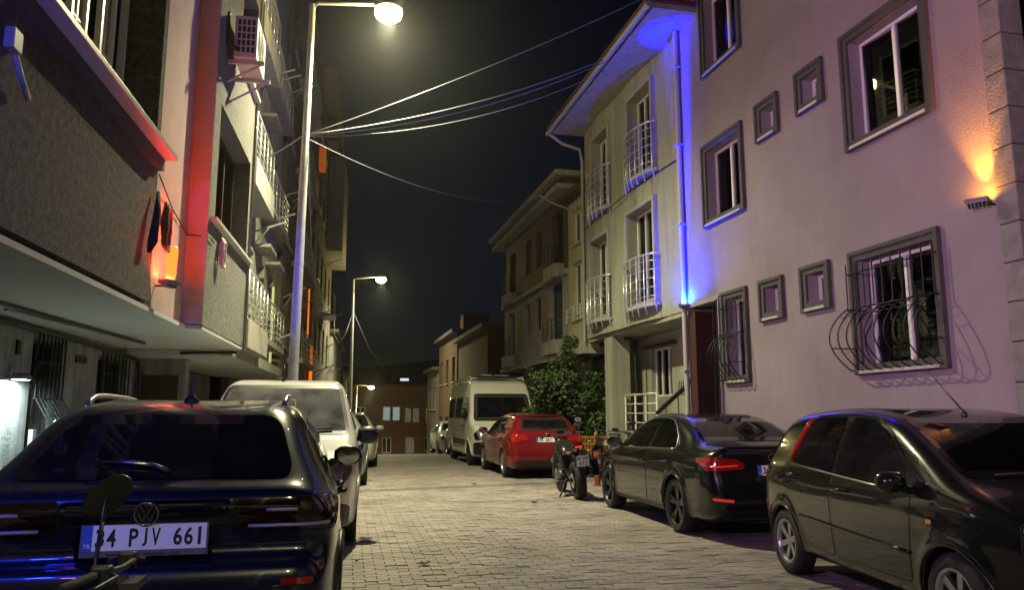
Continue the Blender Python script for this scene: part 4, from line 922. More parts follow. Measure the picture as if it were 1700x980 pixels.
# ------------------------------------------------------------------ street lamps
LAMPCOL = (1.0, .955, .585)
M_pole = mat('galvanised_pole', (.40, .40, .39), .45, .0, noise=.3, nscale=6)
def street_lamp(label, base, top, head, power, r0=.10, r1=.055):
    root = empty('street_lamp', base, 0, label, 'street lamp', 'street lamps along the left pavement')
    B = Vector(base); T = Vector(top) - B; Hd = Vector(head) - B
    p = MB(); p.tube([(0, 0, 0), (0, 0, .35)], r0 * 1.5, 14); p.tube([(0, 0, .3), T * .5 + Vector((.0, 0, 0)), T], [r0, (r0 + r1) / 2, r1], 14); p.build('pole', M_pole, root, True, angle=40)
    MB().tube([T - Vector((0, 0, .08)), T + Vector((.1, 0, .03)), Hd + Vector((-.25, 0, .07))], [.035, .03, .028], 10).build('arm', M_pole, root, True)
    h = MB(); o = MB().lathe([(.001, .115), (.06, .11), (.12, .08), (.15, .03), (.155, .0), (.14, -.005)], 20)
    h.add([(x * 1.75 + Hd.x, y + Hd.y, z + Hd.z + .02) for x, y, z in o.v], o.f); h.build('lamp_head', mat('lamp_head_grey', (.3, .3, .3), .5, .3), root, True)
    g = MB(); o = MB().lathe([(.19, .02), (.225, -.03), (.228, -.09), (.205, -.155), (.15, -.205), (.08, -.235), (.001, -.245)], 24)
    g.add([(x * 1.1 + Hd.x, y + Hd.y, z + Hd.z) for x, y, z in o.v], o.f)
    m = bpy.data.materials.new('lamp_glow'); m.use_nodes = True; nd = m.node_tree.nodes['Principled BSDF']; nd.inputs['Base Color'].default_value = (0, 0, 0, 1)
    nd.inputs['Emission Color'].default_value = (1, .86, .30, 1)
    nd.inputs['Emission Strength'].default_value = 190
    d = bpy.data.lights.new('lamp_beam', 'SPOT'); d.energy = power; d.spot_size = R(152); d.spot_blend = 1; d.shadow_soft_size = .06; d.color = LAMPCOL
    l = bpy.data.objects.new('lamp_beam', d); COL.objects.link(l); l.parent = root; l.location = Hd - Vector((0, 0, .26))
    g.build('lamp_bowl', m, root, True)
    return root
LAMP = 5300
street_lamp('nearest street lamp, tall pole beside the white van with cables tied to it', (-.94, 14, .12), (-.85, 14, 8.95), (.54, 14, 9.0), LAMP)
street_lamp('second street lamp, slim pole beyond the left row of cars', (.19, 42, zr(42) + .1), (.15, 42, 8.62), (1.60, 42, 8.72), LAMP * .8)
street_lamp('farthest street lamp, low down over the end of the street', (.72, 75, zr(75) + .1), (.89, 75, 4.25), (2.2, 75, 4.15), LAMP * 1.6)
street_lamp('street lamp standing behind the camera', (-1.0, -10, .12), (-.95, -10, 8.95), (.45, -10, 9.0), LAMP * 1.0)

# ------------------------------------------------------------------ right: lilac building
SR = -.026
r1 = Bld('apartment_building', 'lilac rendered building with grey framed windows and barred ground floor, right foreground', 6.6, SR, 1)
W = .13
wins = dict(gbig=(7.35, 8.90, 1.90, 3.48), gnar=(11.48, 12.31, 1.92, 3.48), gs1=(10.44, 11.10, 2.83, 3.48), gs2=(9.32, 9.99, 2.83, 3.49),
            fbig=(7.25, 8.80, 4.81, 6.42), fs2=(9.20, 9.85, 5.72, 6.37), fs1=(10.32, 10.97, 5.69, 6.33), fl=(11.40, 12.83, 4.74, 6.27),
            tbig=(7.25, 8.80, 7.72, 9.3), ts2=(9.20, 9.85, 8.6, 9.25), ts1=(10.32, 10.97, 8.6, 9.25), tl=(11.30, 12.72, 7.54, 9.2))
ops = [(a + W, b_ - W, c + .045, d - W) for a, b_, c, d in wins.values()]
door_op = (12.46, 13.62, .13, 3.38)
r1.wall('wall', M_pink, 6.56, 13.66, .1, 9.6, 0, -.3, ops + [door_op], .22)
MB().box(6.35, 13.6, -8, -.5, .1, 9.6).build('interior', M_room, r1.e)
for k, (a, b_, c, d) in wins.items():
    o = (a + W, b_ - W, c + .045, d - W); small = k in ('gs1', 'gs2', 'fs1', 'fs2', 'ts1', 'ts2')
    cur = None
    if k == 'fbig': cur = [(7.42, 7.95, M_curtain)]
    if k == 'fl': cur = [(11.55, 12.1, M_curtain)]
    if k == 'tl': cur = [(11.45, 12.0, M_curtain)]
    if k == 'gnar': cur = [(11.65, 12.15, M_curtain)]
    if k == 'gbig': cur = [(7.5, 7.85, M_curtaindk), (7.95, 8.25, M_curtain), (8.4, 8.75, M_curtaindk)]
    w = r1.window(*o, 0, .17, 1 if small else 2, .045, surround=W, msur=M_grey, curtain=cur, mp=M_paneclear if cur else M_pane, ajar=.07 if k == 'fbig' else 0)
    if k == 'gbig': r1.belly_grille(w, a + .03, b_ - .03, c + .06, d - .16, .06, .30, 10)
    if k == 'gnar': r1.belly_grille(w, a + .06, b_ - .06, c + .06, d - .16, .06, .26, 6)
M_quoin = mat('quoin_stone', (.26, .25, .24), .85, noise=.4, nscale=7, bump=.6, bscale=35)
for i in range(24):
    z = .13 + i * .395
    r1.box('quoin_block', M_quoin, 6.30, 6.548, -.25, .035, z + .006, z + .389, bevel=.012)
r1.box('quoin_backing', M_grey, 6.315, 6.54, -.24, .02, .1, 9.6)
r1.box('eave', M_slab, 6.1, 13.6, -.3, .55, 9.6, 9.74); r1.box('roof_edge', M_tile, 6.0, 13.6, -.3, .62, 9.745, 9.86)
# entrance
M_maroon = mat('maroon_panel', (.07, .028, .027), .45, noise=.2, nscale=3)
r1.box('entrance_cheek', M_maroon, 13.35, 13.60, -.75, .012, .14, 3.30); r1.box('entrance_back', M_oldwall, 12.47, 13.34, -.8, -.74, .13, 3.37)
dr = r1.box('door', mat('dark_steel_door', (.03, .022, .03), .35, .2), 12.50, 13.3, -.73, -.68, .14, 2.5)
r1.box('door_panel', MATS['dark_steel_door'], 12.6, 12.85, -.685, -.665, .4, 2.3, dr, bevel=.006); r1.box('door_panel', MATS['dark_steel_door'], 12.95, 13.2, -.685, -.665, .4, 2.3, dr, bevel=.006)
r1.tube('handle', M_chrome, [(12.92, -.66, 1.1), (12.92, -.62, 1.1), (12.92, -.62, 1.5), (12.92, -.66, 1.5)], .012, dr)
r1.box('door_frame', mat('door_surround', (.30, .27, .26), .7), 12.40, 12.455, -.1, .05, .13, 3.46); r1.box('door_frame', MATS['door_surround'], 12.456, 13.62, -.1, .048, 3.385, 3.46)
r1.tube('hanging_cable', M_black, [(12.62, .03, 3.36), (12.66, .02, 2.8), (12.60, .03, 2.4), (12.66, .02, 1.9), (12.63, .02, .2)], .010)
r1.tube('wall_cable', M_black, [(12.44, .06, 3.4), (12.43, .065, 1.5), (12.43, .06, .2)], .012)

# ------------------------------------------------------------------ right: building with bowed front
r2 = Bld('apartment_building', 'cream building with bowed upper storeys and steel French balconies, beside the blue light', 6.6, SR, 1)
def bow(u):
    q = 0
    q += .07 * max(0, math.sin(math.pi * (u - 14.6) / 5.0)) if 14.6 < u < 19.6 else 0
    for c, hw in ((15.65, 1.15), (18.25, 1.0)):
        if abs(u - c) < hw: q += .05 * math.cos(math.pi / 2 * (u - c) / hw) ** 2
    return q
bops = {'A1': (14.95, 16.38, 3.72, 5.86), 'A2': (14.92, 16.20, 6.55, 8.50), 'B1': (17.62, 18.88, 3.74, 5.78), 'B2': (17.5, 18.7, 6.45, 8.42)}
r2.wall('wall', M_cream, 13.665, 19.55, 3.37, 8.98, 0, -.9, list(bops.values()), .22, bow, .18)
MB().box(13.7, 19.5, -8, -.95, 3.29, 8.9).build('interior', M_room, r2.e); MB().box(13.7, 19.5, -8, -2.2, .1, 3.28).build('interior', M_room, r2.e)
for k, o in bops.items():
    cur = [(o[0] + .08, o[1] - .08, M_curtain)] if k[1] == '1' else [(o[0] + .1, o[0] + .6, M_curtaindk)]
    w = r2.window(*o, 0, .15, 3, .05, curtain=cur, mp=M_paneclear, sill=False, name='balcony_door')
    # surround
    b = MB(); r2.frame_of(b, o[0] - .10, o[1] + .10, o[2] - .02, o[3] + .10, .095, bow((o[0] + o[1]) / 2) - .1, bow((o[0] + o[1]) / 2) + .03); b.build('surround', M_slab, w, bevel=.008)
    # French balcony
    ua, ub = o[0] - .18, o[1] + .16; n0 = bow((ua + ub) / 2); hi = o[2] + .98; lo = o[2] + .0
    cv = lambda t: n0 + .02 + .22 * math.sin(math.pi * min(1, max(0, t))) ** .6
    rail = MB(); T = np.linspace(0, 1, 15)
    P_ = lambda t, z: r2.pt(ua + (ub - ua) * t, cv(t), z)
    rail.tube([r2.pt(ua, n0 - .02, hi)] + [P_(t, hi) for t in T] + [r2.pt(ub, n0 - .02, hi)], .022, 8)
    for z in np.linspace(lo + .10, hi - .14, 5): rail.tube([P_(t, z) for t in T], .0085, 5)
    for t in np.linspace(.02, .98, 7):
        rail.tube([P_(t, hi), P_(t, lo - .02), P_(t, lo - .12) + r2.pt(0, -.02, -.0), P_(t, lo - .27) + r2.pt(0, -.05, 0)], [.014, .014, .014, .011], 6)
    bal = rail.build('balcony', M_steel, r2.e, True)
    sl = MB(); poly = [(ua + (ub - ua) * t, r2.N(cv(t) - .02)) for t in T] + [(ub, r2.N(n0 - .1)), (ua, r2.N(n0 - .1))]; sl.prism(poly, lo - .10, lo - .03, 'z'); sl.build('balcony_slab', M_slab, bal)
r2.box('soffit_slab', M_cream, 13.68, 19.5, -.92, -.02, 3.28, 3.36)
r2.box('eave', M_slab, 12.9, 19.75, -.5, .86, 8.985, 9.10); r2.box('roof_edge', M_tile, 12.85, 19.8, -.5, .99, 9.105, 9.2)
r2.tube('gutter', M_pole, [(12.85, .97, 9.03), (19.8, .97, 8.99)], .06); r2.tube('downpipe', M_pole, [(19.72, .96, 8.98), (19.66, .6, 8.7), (19.6, .12, 8.55), (19.58, .06, 8.2), (19.58, .06, 3.3)], .045)
r2.tube('corner_downpipe', mat('pale_pipe', (.42, .40, .40), .5), [(13.655, .075, 9.5), (13.655, .075, 6.3), (13.655, .075, 3.36), (13.655, .06, .15)], .052)
for z in (8.2, 6.6, 5.0, 2.2): r2.box('pipe_clip', M_pole, 13.58, 13.73, 0, .14, z, z + .035)
r2.tube('wall_cable', M_black, [(13.7, .02, 6.38), (14.5, .02, 6.42), (15.2, .08, 6.4), (17.0, .2, 6.3), (19.4, .05, 6.3)], .012)
# set back ground floor
go = (16.30, 17.42, 1.83, 2.95)
r2.wall('ground_floor_wall', M_cream, 13.665, 19.5, .1, 3.27, -.86, -1.0, [go], .12)
gw = r2.window(*go, -.86, .10, 3, .045, curtain=[(16.7, 17.35, M_curtaindk)], mp=M_paneclear, sill=False, mf=M_pvc)
r2.box('window_hood', M_maroon, 16.0, 17.6, -.86, -.74, 2.96, 3.04, gw)
r2.box('lit_room', mat('lit_room', (.3, .2, .08), .9, emit=(1, .55, .12), es=.5), 16.31, 16.72, -1.16, -1.13, 1.84, 2.94, gw)
r2.box('column', M_cream, 17.75, 18.25, -.45, .0, .1, 3.275); r2.tube('soffit_pipe', M_black, [(19.4, -.3, 3.22), (17.6, -.35, 3.22), (17.55, -.5, 3.18), (17.55, -.55, .2)], .03)
rl = MB()
for z in (1.87, 1.66, 1.45, 1.24, 1.03, .82): rl.tube([r2.pt(15.9, -.30, z), r2.pt(17.70, -.30, z)], .018 if z < 1.8 else .028, 6)
for u in (15.9, 16.5, 17.1, 17.7): rl.tube([r2.pt(u, -.30, .12), r2.pt(u, -.30, 1.87)], .022, 6)
rl.build('terrace_railing', mat('white_railing', (.62, .62, .55), .5), r2.e, True)
st = MB(); st.tube([r2.pt(15.85, -.28, 1.45), r2.pt(14.2, -.28, 2.05)], .045, 8)
for u in (15.4, 14.8, 14.3): st.tube([r2.pt(u, -.28, .2), r2.pt(u, -.28, 1.45 + (15.85 - u) * .36)], .014, 6)
for k in range(4):
    st.tube([r2.pt(14.35 + .10 * k + .09 * math.cos(a), -.28, 1.98 + .18 * math.sin(a)) for a in np.linspace(-2.6, .6, 10)], .009, 5)
st.build('stair_handrail', M_iron, r2.e, True)
r2.box('terrace', M_walk, 14.0, 17.8, -.86, -.22, .1, .80)
for k in range(4): r2.box('step', M_kerb, 13.7 - .0 + .0, 13.98, -.86 + .0, -.10 - .0, .12 + .17 * k, .12 + .17 * (k + 1) - .002) if k == 0 else None

# ------------------------------------------------------------------ right: narrow yellow house, grey modern house, ochre house
ry = Bld('narrow_house', 'narrow pale yellow house squeezed between cream and grey buildings', 6.6, SR, 1, 'house')
yo = (19.95, 20.85, 4.0, 5.6)
ry.wall('wall', mat('yellow_render', (.50, .48, .28), .85, noise=.15, nscale=2, streak=.2), 19.62, 21.15, 3.2, 7.4, -.02, -.6, [yo, (19.95, 20.85, 6.1, 7.1)], .18)
ry.window(*yo, -.02, .12, 2, .05, name='window'); ry.window(19.95, 20.85, 6.1, 7.1, -.02, .12, 2, .05)
b = MB()
for z in (4.35, 4.22, 4.09): b.tube([ry.pt(19.8, .10, z), ry.pt(21.0, .10, z)], .018, 6)
for u in (19.8, 20.4, 21.0): b.tube([ry.pt(u, .10, 3.95), ry.pt(u, .10, 4.36)], .016, 6)
b.build('window_rail', MATS['white_railing'], ry.e)
ry.box('canopy', M_slab, 19.62, 21.15, -.6, .10, 3.02, 3.19); ry.box('ground_floor_wall', M_oldwall, 19.62, 21.15, -1.0, -.8, .1, 3.0); ry.box('door', M_pvcdark, 19.8, 20.7, -.79, -.75, .13, 2.3)
ry.box('roof', M_tile, 19.58, 21.2, -5, .3, 7.42, 7.56); MB().box(19.7, 21.1, -5, -1.02, .1, 7.35).build('interior', M_room, ry.e)
b = MB(); b.tube([ry.pt(20.1, .0, 6.9), ry.pt(20.1, .75, 7.15)], .02, 6); b.tube([ry.pt(20.1, .75, 7.15), ry.pt(20.6, 1.0, 7.5)], .018, 6); b.build('awning_arm', M_pole, ry.e)

r3 = Bld('apartment_building', 'grey three storey building with dark cladding above and tall dark windows, behind the tree', 6.6, SR, 1)
M_modern = mat('grey_render', (.36, .36, .36), .85, noise=.12, nscale=1.5, streak=.15); M_clad = mat('dark_cladding', (.10, .075, .06), .7, noise=.3, nscale=4)
M_rib = mat('ribbed_tan', (.36, .26, .16), .75)
mid = [(21.75, 23.1, 3.62, 5.37), (24.05, 24.95, 4.12, 5.2), (25.45, 26.25, 4.12, 5.15), (27.7, 28.6, 3.6, 5.15)]
up = [(21.75, 22.85, 5.85, 7.5), (24.05, 24.8, 6.2, 7.4), (25.45, 26.2, 6.2, 7.4), (27.7, 28.6, 5.9, 7.4)]
r3.wall('middle_wall', M_modern, 21.2, 29.3, 3.16, 5.42, 0, -.5, mid, .2); r3.wall('upper_wall', M_clad, 21.2, 29.3, 5.56, 7.9, -.05, -.5, up, .2)
r3.wall('ground_floor_wall', M_modern, 21.2, 29.3, -.3, 3.0, -.7, -1.0, [(22.2, 23.6, .8, 2.6), (25, 26.5, .8, 2.6), (27.6, 28.8, .1, 2.5)], .2)
for o in mid: r3.window(*o, 0, .16, 2 if o[1] - o[0] > 1 else 1, .05, mf=M_pvcdark, sill=False)
for o in up: r3.window(*o, -.05, .16, 1, .05, mf=M_pvcdark, sill=False)
for o in ((22.2, 23.6, .8, 2.6), (25, 26.5, .8, 2.6), (27.6, 28.8, .1, 2.5)): r3.window(*o, -.7, .16, 2, .05, mf=M_pvc, sill=False)
r3.box('floor_band', M_slab, 21.15, 29.4, -.5, .14, 5.425, 5.555); r3.box('floor_band', M_slab, 21.15, 29.4, -.9, .16, 3.005, 3.155)
r3.box('cornice', M_slab, 21.1, 30.3, -.5, .32, 7.905, 8.06); r3.box('parapet', M_clad, 21.1, 30.1, -5, .12, 8.065, 8.25); r3.box('roof_slab', M_slab, 20.9, 30.4, -5, .42, 8.255, 8.40)
for (ua, ub) in ((23.3, 23.75), (25.05, 25.38), (26.5, 27.1)):
    for k in range(14): r3.box('rib', M_rib, ua, ub, -.01, .035, 3.62 + k * .11, 3.70 + k * .11)
for (ua, ub, z, nn) in ((21.7, 23.15, 3.6, 0), (27.6, 28.7, 3.58, 0), (21.7, 22.9, 5.83, -.05), (27.6, 28.7, 5.88, -.05)):
    r3.box('window_box', M_slab, ua, ub, nn, .26, z - .42, z - .02); b = MB()
    for q in (.2, .4, .6): b.tube([r3.pt(ua, .2, z + q), r3.pt(ub, .2, z + q)], .012, 5)
    for u in np.linspace(ua, ub, 4): b.tube([r3.pt(u, .2, z - .03), r3.pt(u, .2, z + .62)], .012, 5)
    b.build('window_rail', M_iron, r3.e)
MB().box(21.25, 29.2, -8, -1.05, -.5, 7.9).build('interior', M_room, r3.e)
r3.tube('downpipe', MATS['white_railing'], [(23.9, -.4, 3.0), (23.9, -.4, .1)], .05)

M_ochre = mat('ochre_render', (.10, .062, .028), .9, noise=.2, nscale=1, streak=.3)
def plain_house(name, label, x0, sl, side, u0, u1, z0, z1, m, rows, cols, roof=True, wz=1.3, ww=.9, depth=8, lit=(), n=0):
    h = Bld(name, label, x0, sl, side, 'house'); ops = []
    for r_ in range(rows):
        zb = z0 + 1.0 + r_ * (z1 - z0 - .4) / rows
        for c in range(cols):
            uc = u0 + (u1 - u0) * (c + .5) / cols; ops.append((uc - ww / 2, uc + ww / 2, zb, zb + wz))
    h.wall('wall', m, u0, u1, z0, z1, n, n - depth, ops, .18)
    for i, o in enumerate(ops): h.window(*o, n, .14, 2, .06, mp=M_litpane if i in lit else M_pane, sill=True)
    if roof: h.box('roof', M_clad, u0 - .2, u1 + .2, n - depth, n + .3, z1 + .002, z1 + .18)
    return h
M_litpane = mat('lit_pane', (.1, .1, .1), .5, emit=(.60, .85, .85), es=.26); M_litwarm = mat('lit_pane_warm', (.1, .1, .1), .5, emit=(1, .7, .35), es=1.2)
plain_house('ochre_house', 'ochre house beyond the grey building with flat dark roof', 6.2, -.02, 1, 31.5, 39, -3, 5.0, M_ochre, 2, 4)
plain_house('ochre_house', 'brown house with chimney stack, far right end of the street', 6.15, -.02, 1, 39.2, 46, -4, 5.6, M_ochre, 3, 3).box('chimney', M_ochre, 41, 42, -2, -.6, 5.8, 6.8)
plain_house('pale_house', 'narrow pale house with downpipe, last on the right before the street end', 6.1, -.02, 1, 46.3, 51, -5, 4.1, mat('pale_render', (.20, .17, .12), .9, noise=.2, nscale=1, streak=.3), 3, 3)

# far end of the street
M_brick = mat('red_brown_render', (.20, .10, .045), .9, noise=.25, nscale=.6, streak=.2)
fe = Bld('apartment_building', 'red brown building closing the far end of the street with lit windows', 0, 0, 1)
fe.e.location = (0, 88, 0); fe.e.rotation_euler = (0, 0, math.pi)      # u runs to the left now
def fx(x): return -x
fo = []
for (xa, xb, za, zb) in ((3.9, 4.75, .9, 2.45), (4.95, 5.8, .9, 2.45), (6.3, 7.0, .7, 2.3), (7.15, 7.9, .7, 2.3), (8.6, 9.3, .7, 2.3), (3.9, 4.9, -2.6, -.9), (6.4, 7.4, -2.6, -.9), (8.5, 9.4, -2.4, -.9), (3.0, 4.3, -6.5, -3.6), (5.3, 6.6, -6.5, -3.7), (7.6, 9.0, -6.5, -3.7), (1.0, 2.0, .9, 2.4), (1.0, 2.0, -2.6, -.9)): fo.append((fx(xb), fx(xa), za, zb))
fe.wall('wall', M_brick, fx(13), fx(-6), -7.5, 4.6, 0, -10, fo, .25)
for i, o in enumerate(fo): fe.window(*o, 0, .2, 1 if i < 2 else 2, .08, mp=M_litpane if i < 2 else (mat('dim_pane', (.05, .05, .05), .3, emit=(.5, .45, .35), es=.12) if i in (2, 3, 4, 6) else M_pane), mf=M_pvcdark if i in (8, 9, 10) else M_pvc, sill=False)
fe.box('roof', M_tile, fx(13.3), fx(-6.3), -10, .4, 4.602, 4.9)
fl = floodlight('wall_lamp', 'small orange wall lamp on the far red brown building', None, (9.4, 87.7, .45), (R(105), 0, 0), (1, .6, .15), 60, (.14, .10)); fl['category'] = 'wall lamp'
for i, (x, y, z, w_) in enumerate(((22.5, 320, 16.2, 3.4), (26, 330, 15.0, 1.8), (28, 340, 16.8, 2.0), (31, 350, 15.6, 1.6), (12, 340, 9, 3))):
    h = empty('hillside_house', (x, y, z - 4), 0, ['hillside house with the widest white light, far away', 'hillside house in the middle of the far lights', 'hillside house with a warm light, far away', 'rightmost hillside house among the far lights', 'unlit hillside house farthest to the left'][i], 'house', 'houses on the far hillside')
    MB().box(-5, 5, 0, 8, -8, 6).build('wall', M_modern, h)
    MB().box(-5.3, 5.3, -.3, 8.3, 6.002, 6.4).build('roof', M_tile, h)
    if i < 4: MB().box(-w_ / 2, w_ / 2, -.08, -.02, 3.4, 4.4).build('lit_window', M_litwarm if i == 2 else mat('lit_pane_white', (.1, .1, .1), .5, emit=(.8, .9, 1), es=.9), h)

# ------------------------------------------------------------------ left: stucco building
SL = .031
la = Bld('apartment_building', 'dark stucco building overhanging the pavement, left foreground', -2.4, SL, -1)
wo = (3.9, 8.82, 4.25, 7.3)
la.wall('stucco_wall', M_stucco, -7, 8.97, 2.60, 11.5, 0, -2.2, [wo], .42)
la.wall('rose_wall', M_rose, 8.975, 10.66, 2.56, 11.5, -.05, -2.2)
w2o = (11.05, 13.75, 4.02, 5.72)
la.wall('projecting_wall', mat('fine_stucco', (.26, .245, .22), .95, noise=.5, nscale=18, bump=1.6, bscale=70), 10.66, 13.98, 2.55, 11.5, .21, -2.2, [w2o, (12.3, 13.75, 6.95, 8.6)], .30)
la.box('return_wall', M_rose, 10.645, 10.659, -.049, .205, 2.56, 11.5); la.box('corner_strip', M_slab, 13.985, 14.10, -.5, .23, 2.5, 11.5)
MB().box(-7, 13.9, 2.25, 9, .1, 11.4).build('interior', M_room, la.e)
la.box('soffit', M_soffit, -7, 14.0, -1.75, .0, 2.50, 2.548)
la.box('soffit_edge', M_soffit, 10.7, 14.05, .0, .2, 2.50, 2.545)
# large window: white frames with glazing bars
w = la.window(*wo, 0, .40, 1, .06, sill=False, mp=M_room)
for i, u in enumerate((4.2, 4.95, 5.7, 6.45, 7.18, 7.92)):
    b = MB(); la.frame_of(b, u, u + .40, 4.29, 7.26, .05, -.40, -.34); b.build('sash', M_pvc, w)
    la.box('glazing_bar', M_pvc, u + .19, u + .21, -.385, -.365, 4.34, 7.2, w); la.box('glazing_bar', M_pvc, u + .05, u + .35, -.384, -.366, 5.0, 5.02, w); la.box('glazing_bar', M_pvc, u + .05, u + .35, -.384, -.366, 6.1, 6.12, w)
    la.box('pane', mat('curtained_pane', (.16, .16, .13), .25, coat=.5), u + .05, u + .35, -.39, -.38, 4.34, 7.2, w)
la.box('sash_post', M_pvc, 8.60, 8.66, -.40, -.33, 4.28, 7.26, w)
la.box('sill', M_sill, 3.6, 8.98, -.40, .20, 4.19, 4.245, w, bevel=.008); la.box('sill_apron', M_grey, 3.6, 8.95, .0, .07, 4.06, 4.188, w)
w = la.window(*w2o, .21, .26, 3, .06, sill=False, mf=M_pvcdark, curtain=[(11.15, 12.2, M_curtaindk)], mp=M_paneclear); la.box('sill', M_sill, 10.75, 13.95, -.04, .30, 3.97, 4.018, w, bevel=.006)
w = la.window(12.3, 13.75, 6.95, 8.6, .21, .26, 2, .06, sill=False, mf=M_pvcdark); la.box('sill', M_sill, 12.2, 13.9, -.04, .30, 6.9, 6.948, w)
la.tube('wall_cable', M_black, [(8.95, .02, 4.02), (9.8, -.03, 3.85), (10.6, -.03, 3.72), (10.68, .24, 3.72), (11.0, .23, 3.70)], .008)
la.tube('gutter_strip', mat('rain_strip', (.2, .2, .2), .6), [(6.0, .03, 4.15), (8.9, .03, 4.15)], .004)
# ground floor, set back
gops = [(10.55, 11.45, .9, 2.35), (12.9, 14.3, .9, 2.32)]
la.wall('ground_floor_wall', M_oldwall, -7, 15.2, .1, 2.50, -1.72, -2.1, gops, .15)
for i, o in enumerate(gops):
    w = la.window(*o, -1.72, .12, 2, .05, mf=M_pvcdark, sill=False)
    b = MB()
    for u in np.linspace(o[0] + .02, o[1] - .02, 8):
        b.tube([la.pt(u, -1.66, o[3] + .06), la.pt(u, -1.66, 1.62), la.pt(u, -1.50, 1.35), la.pt(u, -1.36, 1.05), la.pt(u, -1.44, .86), la.pt(u, -1.7, .84)], .012, 6)
    for z, nn in ((2.05, -1.66), (1.6, -1.655), (1.06, -1.37)): b.tube([la.pt(o[0] - .02, nn, z), la.pt(o[1] + .02, nn, z)], .014, 6)
    b.build('grille', M_iron, w, True)
la.box('wall_vent', M_black, 10.06, 10.16, -1.715, -1.69, 2.1, 2.27); la.box('wall_vent', M_black, 11.95, 12.35, -1.715, -1.69, 2.13, 2.23)
la.box('meter_box', mat('meter_grey', (.3, .3, .3), .6), 10.62, 10.72, -1.71, -1.66, 1.0, 1.22)
la.tube('ceiling_cable', M_black, [(8.0, -1.2, 2.47), (9.5, -1.15, 2.47), (12.6, -1.0, 2.465)], .022); la.tube('ceiling_pipe', M_pole, [(8.6, -1.24, 2.44), (12.4, -1.04, 2.45)], .02)
la.tube('wall_pipe', M_black, [(9.0, -1.68, 2.44), (12.0, -1.66, 2.42), (14.6, -1.64, 2.36), (14.75, -1.62, 2.2), (14.8, -1.6, .2)], .035)
la.tube('soffit_cable', M_black, [(14.7, -1.5, 2.44), (13.95, -.6, 2.44), (13.9, .12, 2.45)], .025)
la.box('pier', M_oldwall, 14.9, 15.2, -1.71, -.9, .1, 2.49); la.box('dark_door', M_pvcdark, 14.86, 14.895, -1.6, -1.0, .12, 2.1)

# ------------------------------------------------------------------ left: cream building with balconies, then taller ones
lb = Bld('apartment_building', 'cream building with steel balconies next to the nearest street lamp', -2.4, SL, -1)
lbo = [(14.6, 16.0, 3.15, 5.15), (16.6, 17.5, 3.5, 4.9), (18.2, 19.2, 3.5, 4.9), (19.9, 21.0, 3.5, 4.9), (14.6, 16.0, 6.12, 8.1), (16.6, 17.5, 6.5, 7.9), (18.2, 19.2, 6.5, 7.9), (19.9, 21.0, 6.5, 7.9), (14.6, 16.0, 9.1, 11), (18.2, 19.2, 9.4, 10.8)]
lb.wall('wall', M_cream, 14.105, 21.6, 2.5, 13.5, -.22, -8, lbo, .22)
for o in lbo: lb.window(*o, -.22, .18, 2, .06, sill=o[3] - o[2] < 1.8, mp=M_pane)
for z in (3.1, 6.08, 9.06):
    for (ua, ub, nn) in ((14.4, 17.0, .22), (17.9, 21.2, .10)):
        sl = lb.box('balcony_slab', M_slab, ua, ub, -.22, nn, z - (.52 if ua < 15 else .14), z, bevel=.01)
        b = MB()
        for q in (.16, .30, .44, .58, .72, .86): b.tube([lb.pt(ua + .04, -.2, z + q), lb.pt(ua + .04, nn - .04, z + q), lb.pt(ub - .04, nn - .04, z + q), lb.pt(ub - .04, -.2, z + q)], .012 if q < .8 else .024, 6)
        for u in np.linspace(ua + .04, ub - .04, 6): b.tube([lb.pt(u, nn - .04, z), lb.pt(u, nn - .04, z + .87)], .016, 6)
        b.build('balcony_rail', M_steel, sl, True)
for (u, z) in ((17.6, 4.6), (19.4, 4.55), (17.6, 7.6)):
    lb.box('window_canopy', M_slab, u - .1, u + 1.0, -.22, .12, z + .45, z + .52)
lb.box('soffit', M_soffit, 14.12, 21.5, -1.7, .0, 2.40, 2.498); lb.box('ground_floor_wall', M_oldwall, 15.3, 21.5, -1.95, -1.75, .1, 2.39)
lb.box('dark_garage_door', M_pvcdark, 16.4, 19.0, -1.745, -1.70, .12, 2.1); lb.box('fascia', M_cream, 14.115, 21.55, -.2, .02, 2.41, 2.62)
lb.box('light_strip', mat('glow_strip', (.2, .2, .05), .5, emit=(.9, 1, .35), es=.5), 20.2, 20.3, -.15, -.10, 2.7, 4.6)
for k in range(8): lb.box('louvre', M_slab, 20.35, 21.3, -.2, .02, 2.75 + k * .17, 2.80 + k * .17)
def bracket(B, u, n, z, l=.7, dz=.25):
    b = MB(); b.tube([B.pt(u, n, z), B.pt(u, n + l, z + dz)], .022, 6); b.tube([B.pt(u, n, z - .3), B.pt(u, n + l * .5, z + dz * .5)], .014, 5); return b.build('drying_arm', M_pole, B.e)
for (u, z) in ((17.2, 5.3), (18.8, 5.9), (20.2, 3.2), (17.4, 8.9), (20.6, 7.0), (18.8, 9.4)): bracket(lb, u, -.22, z)

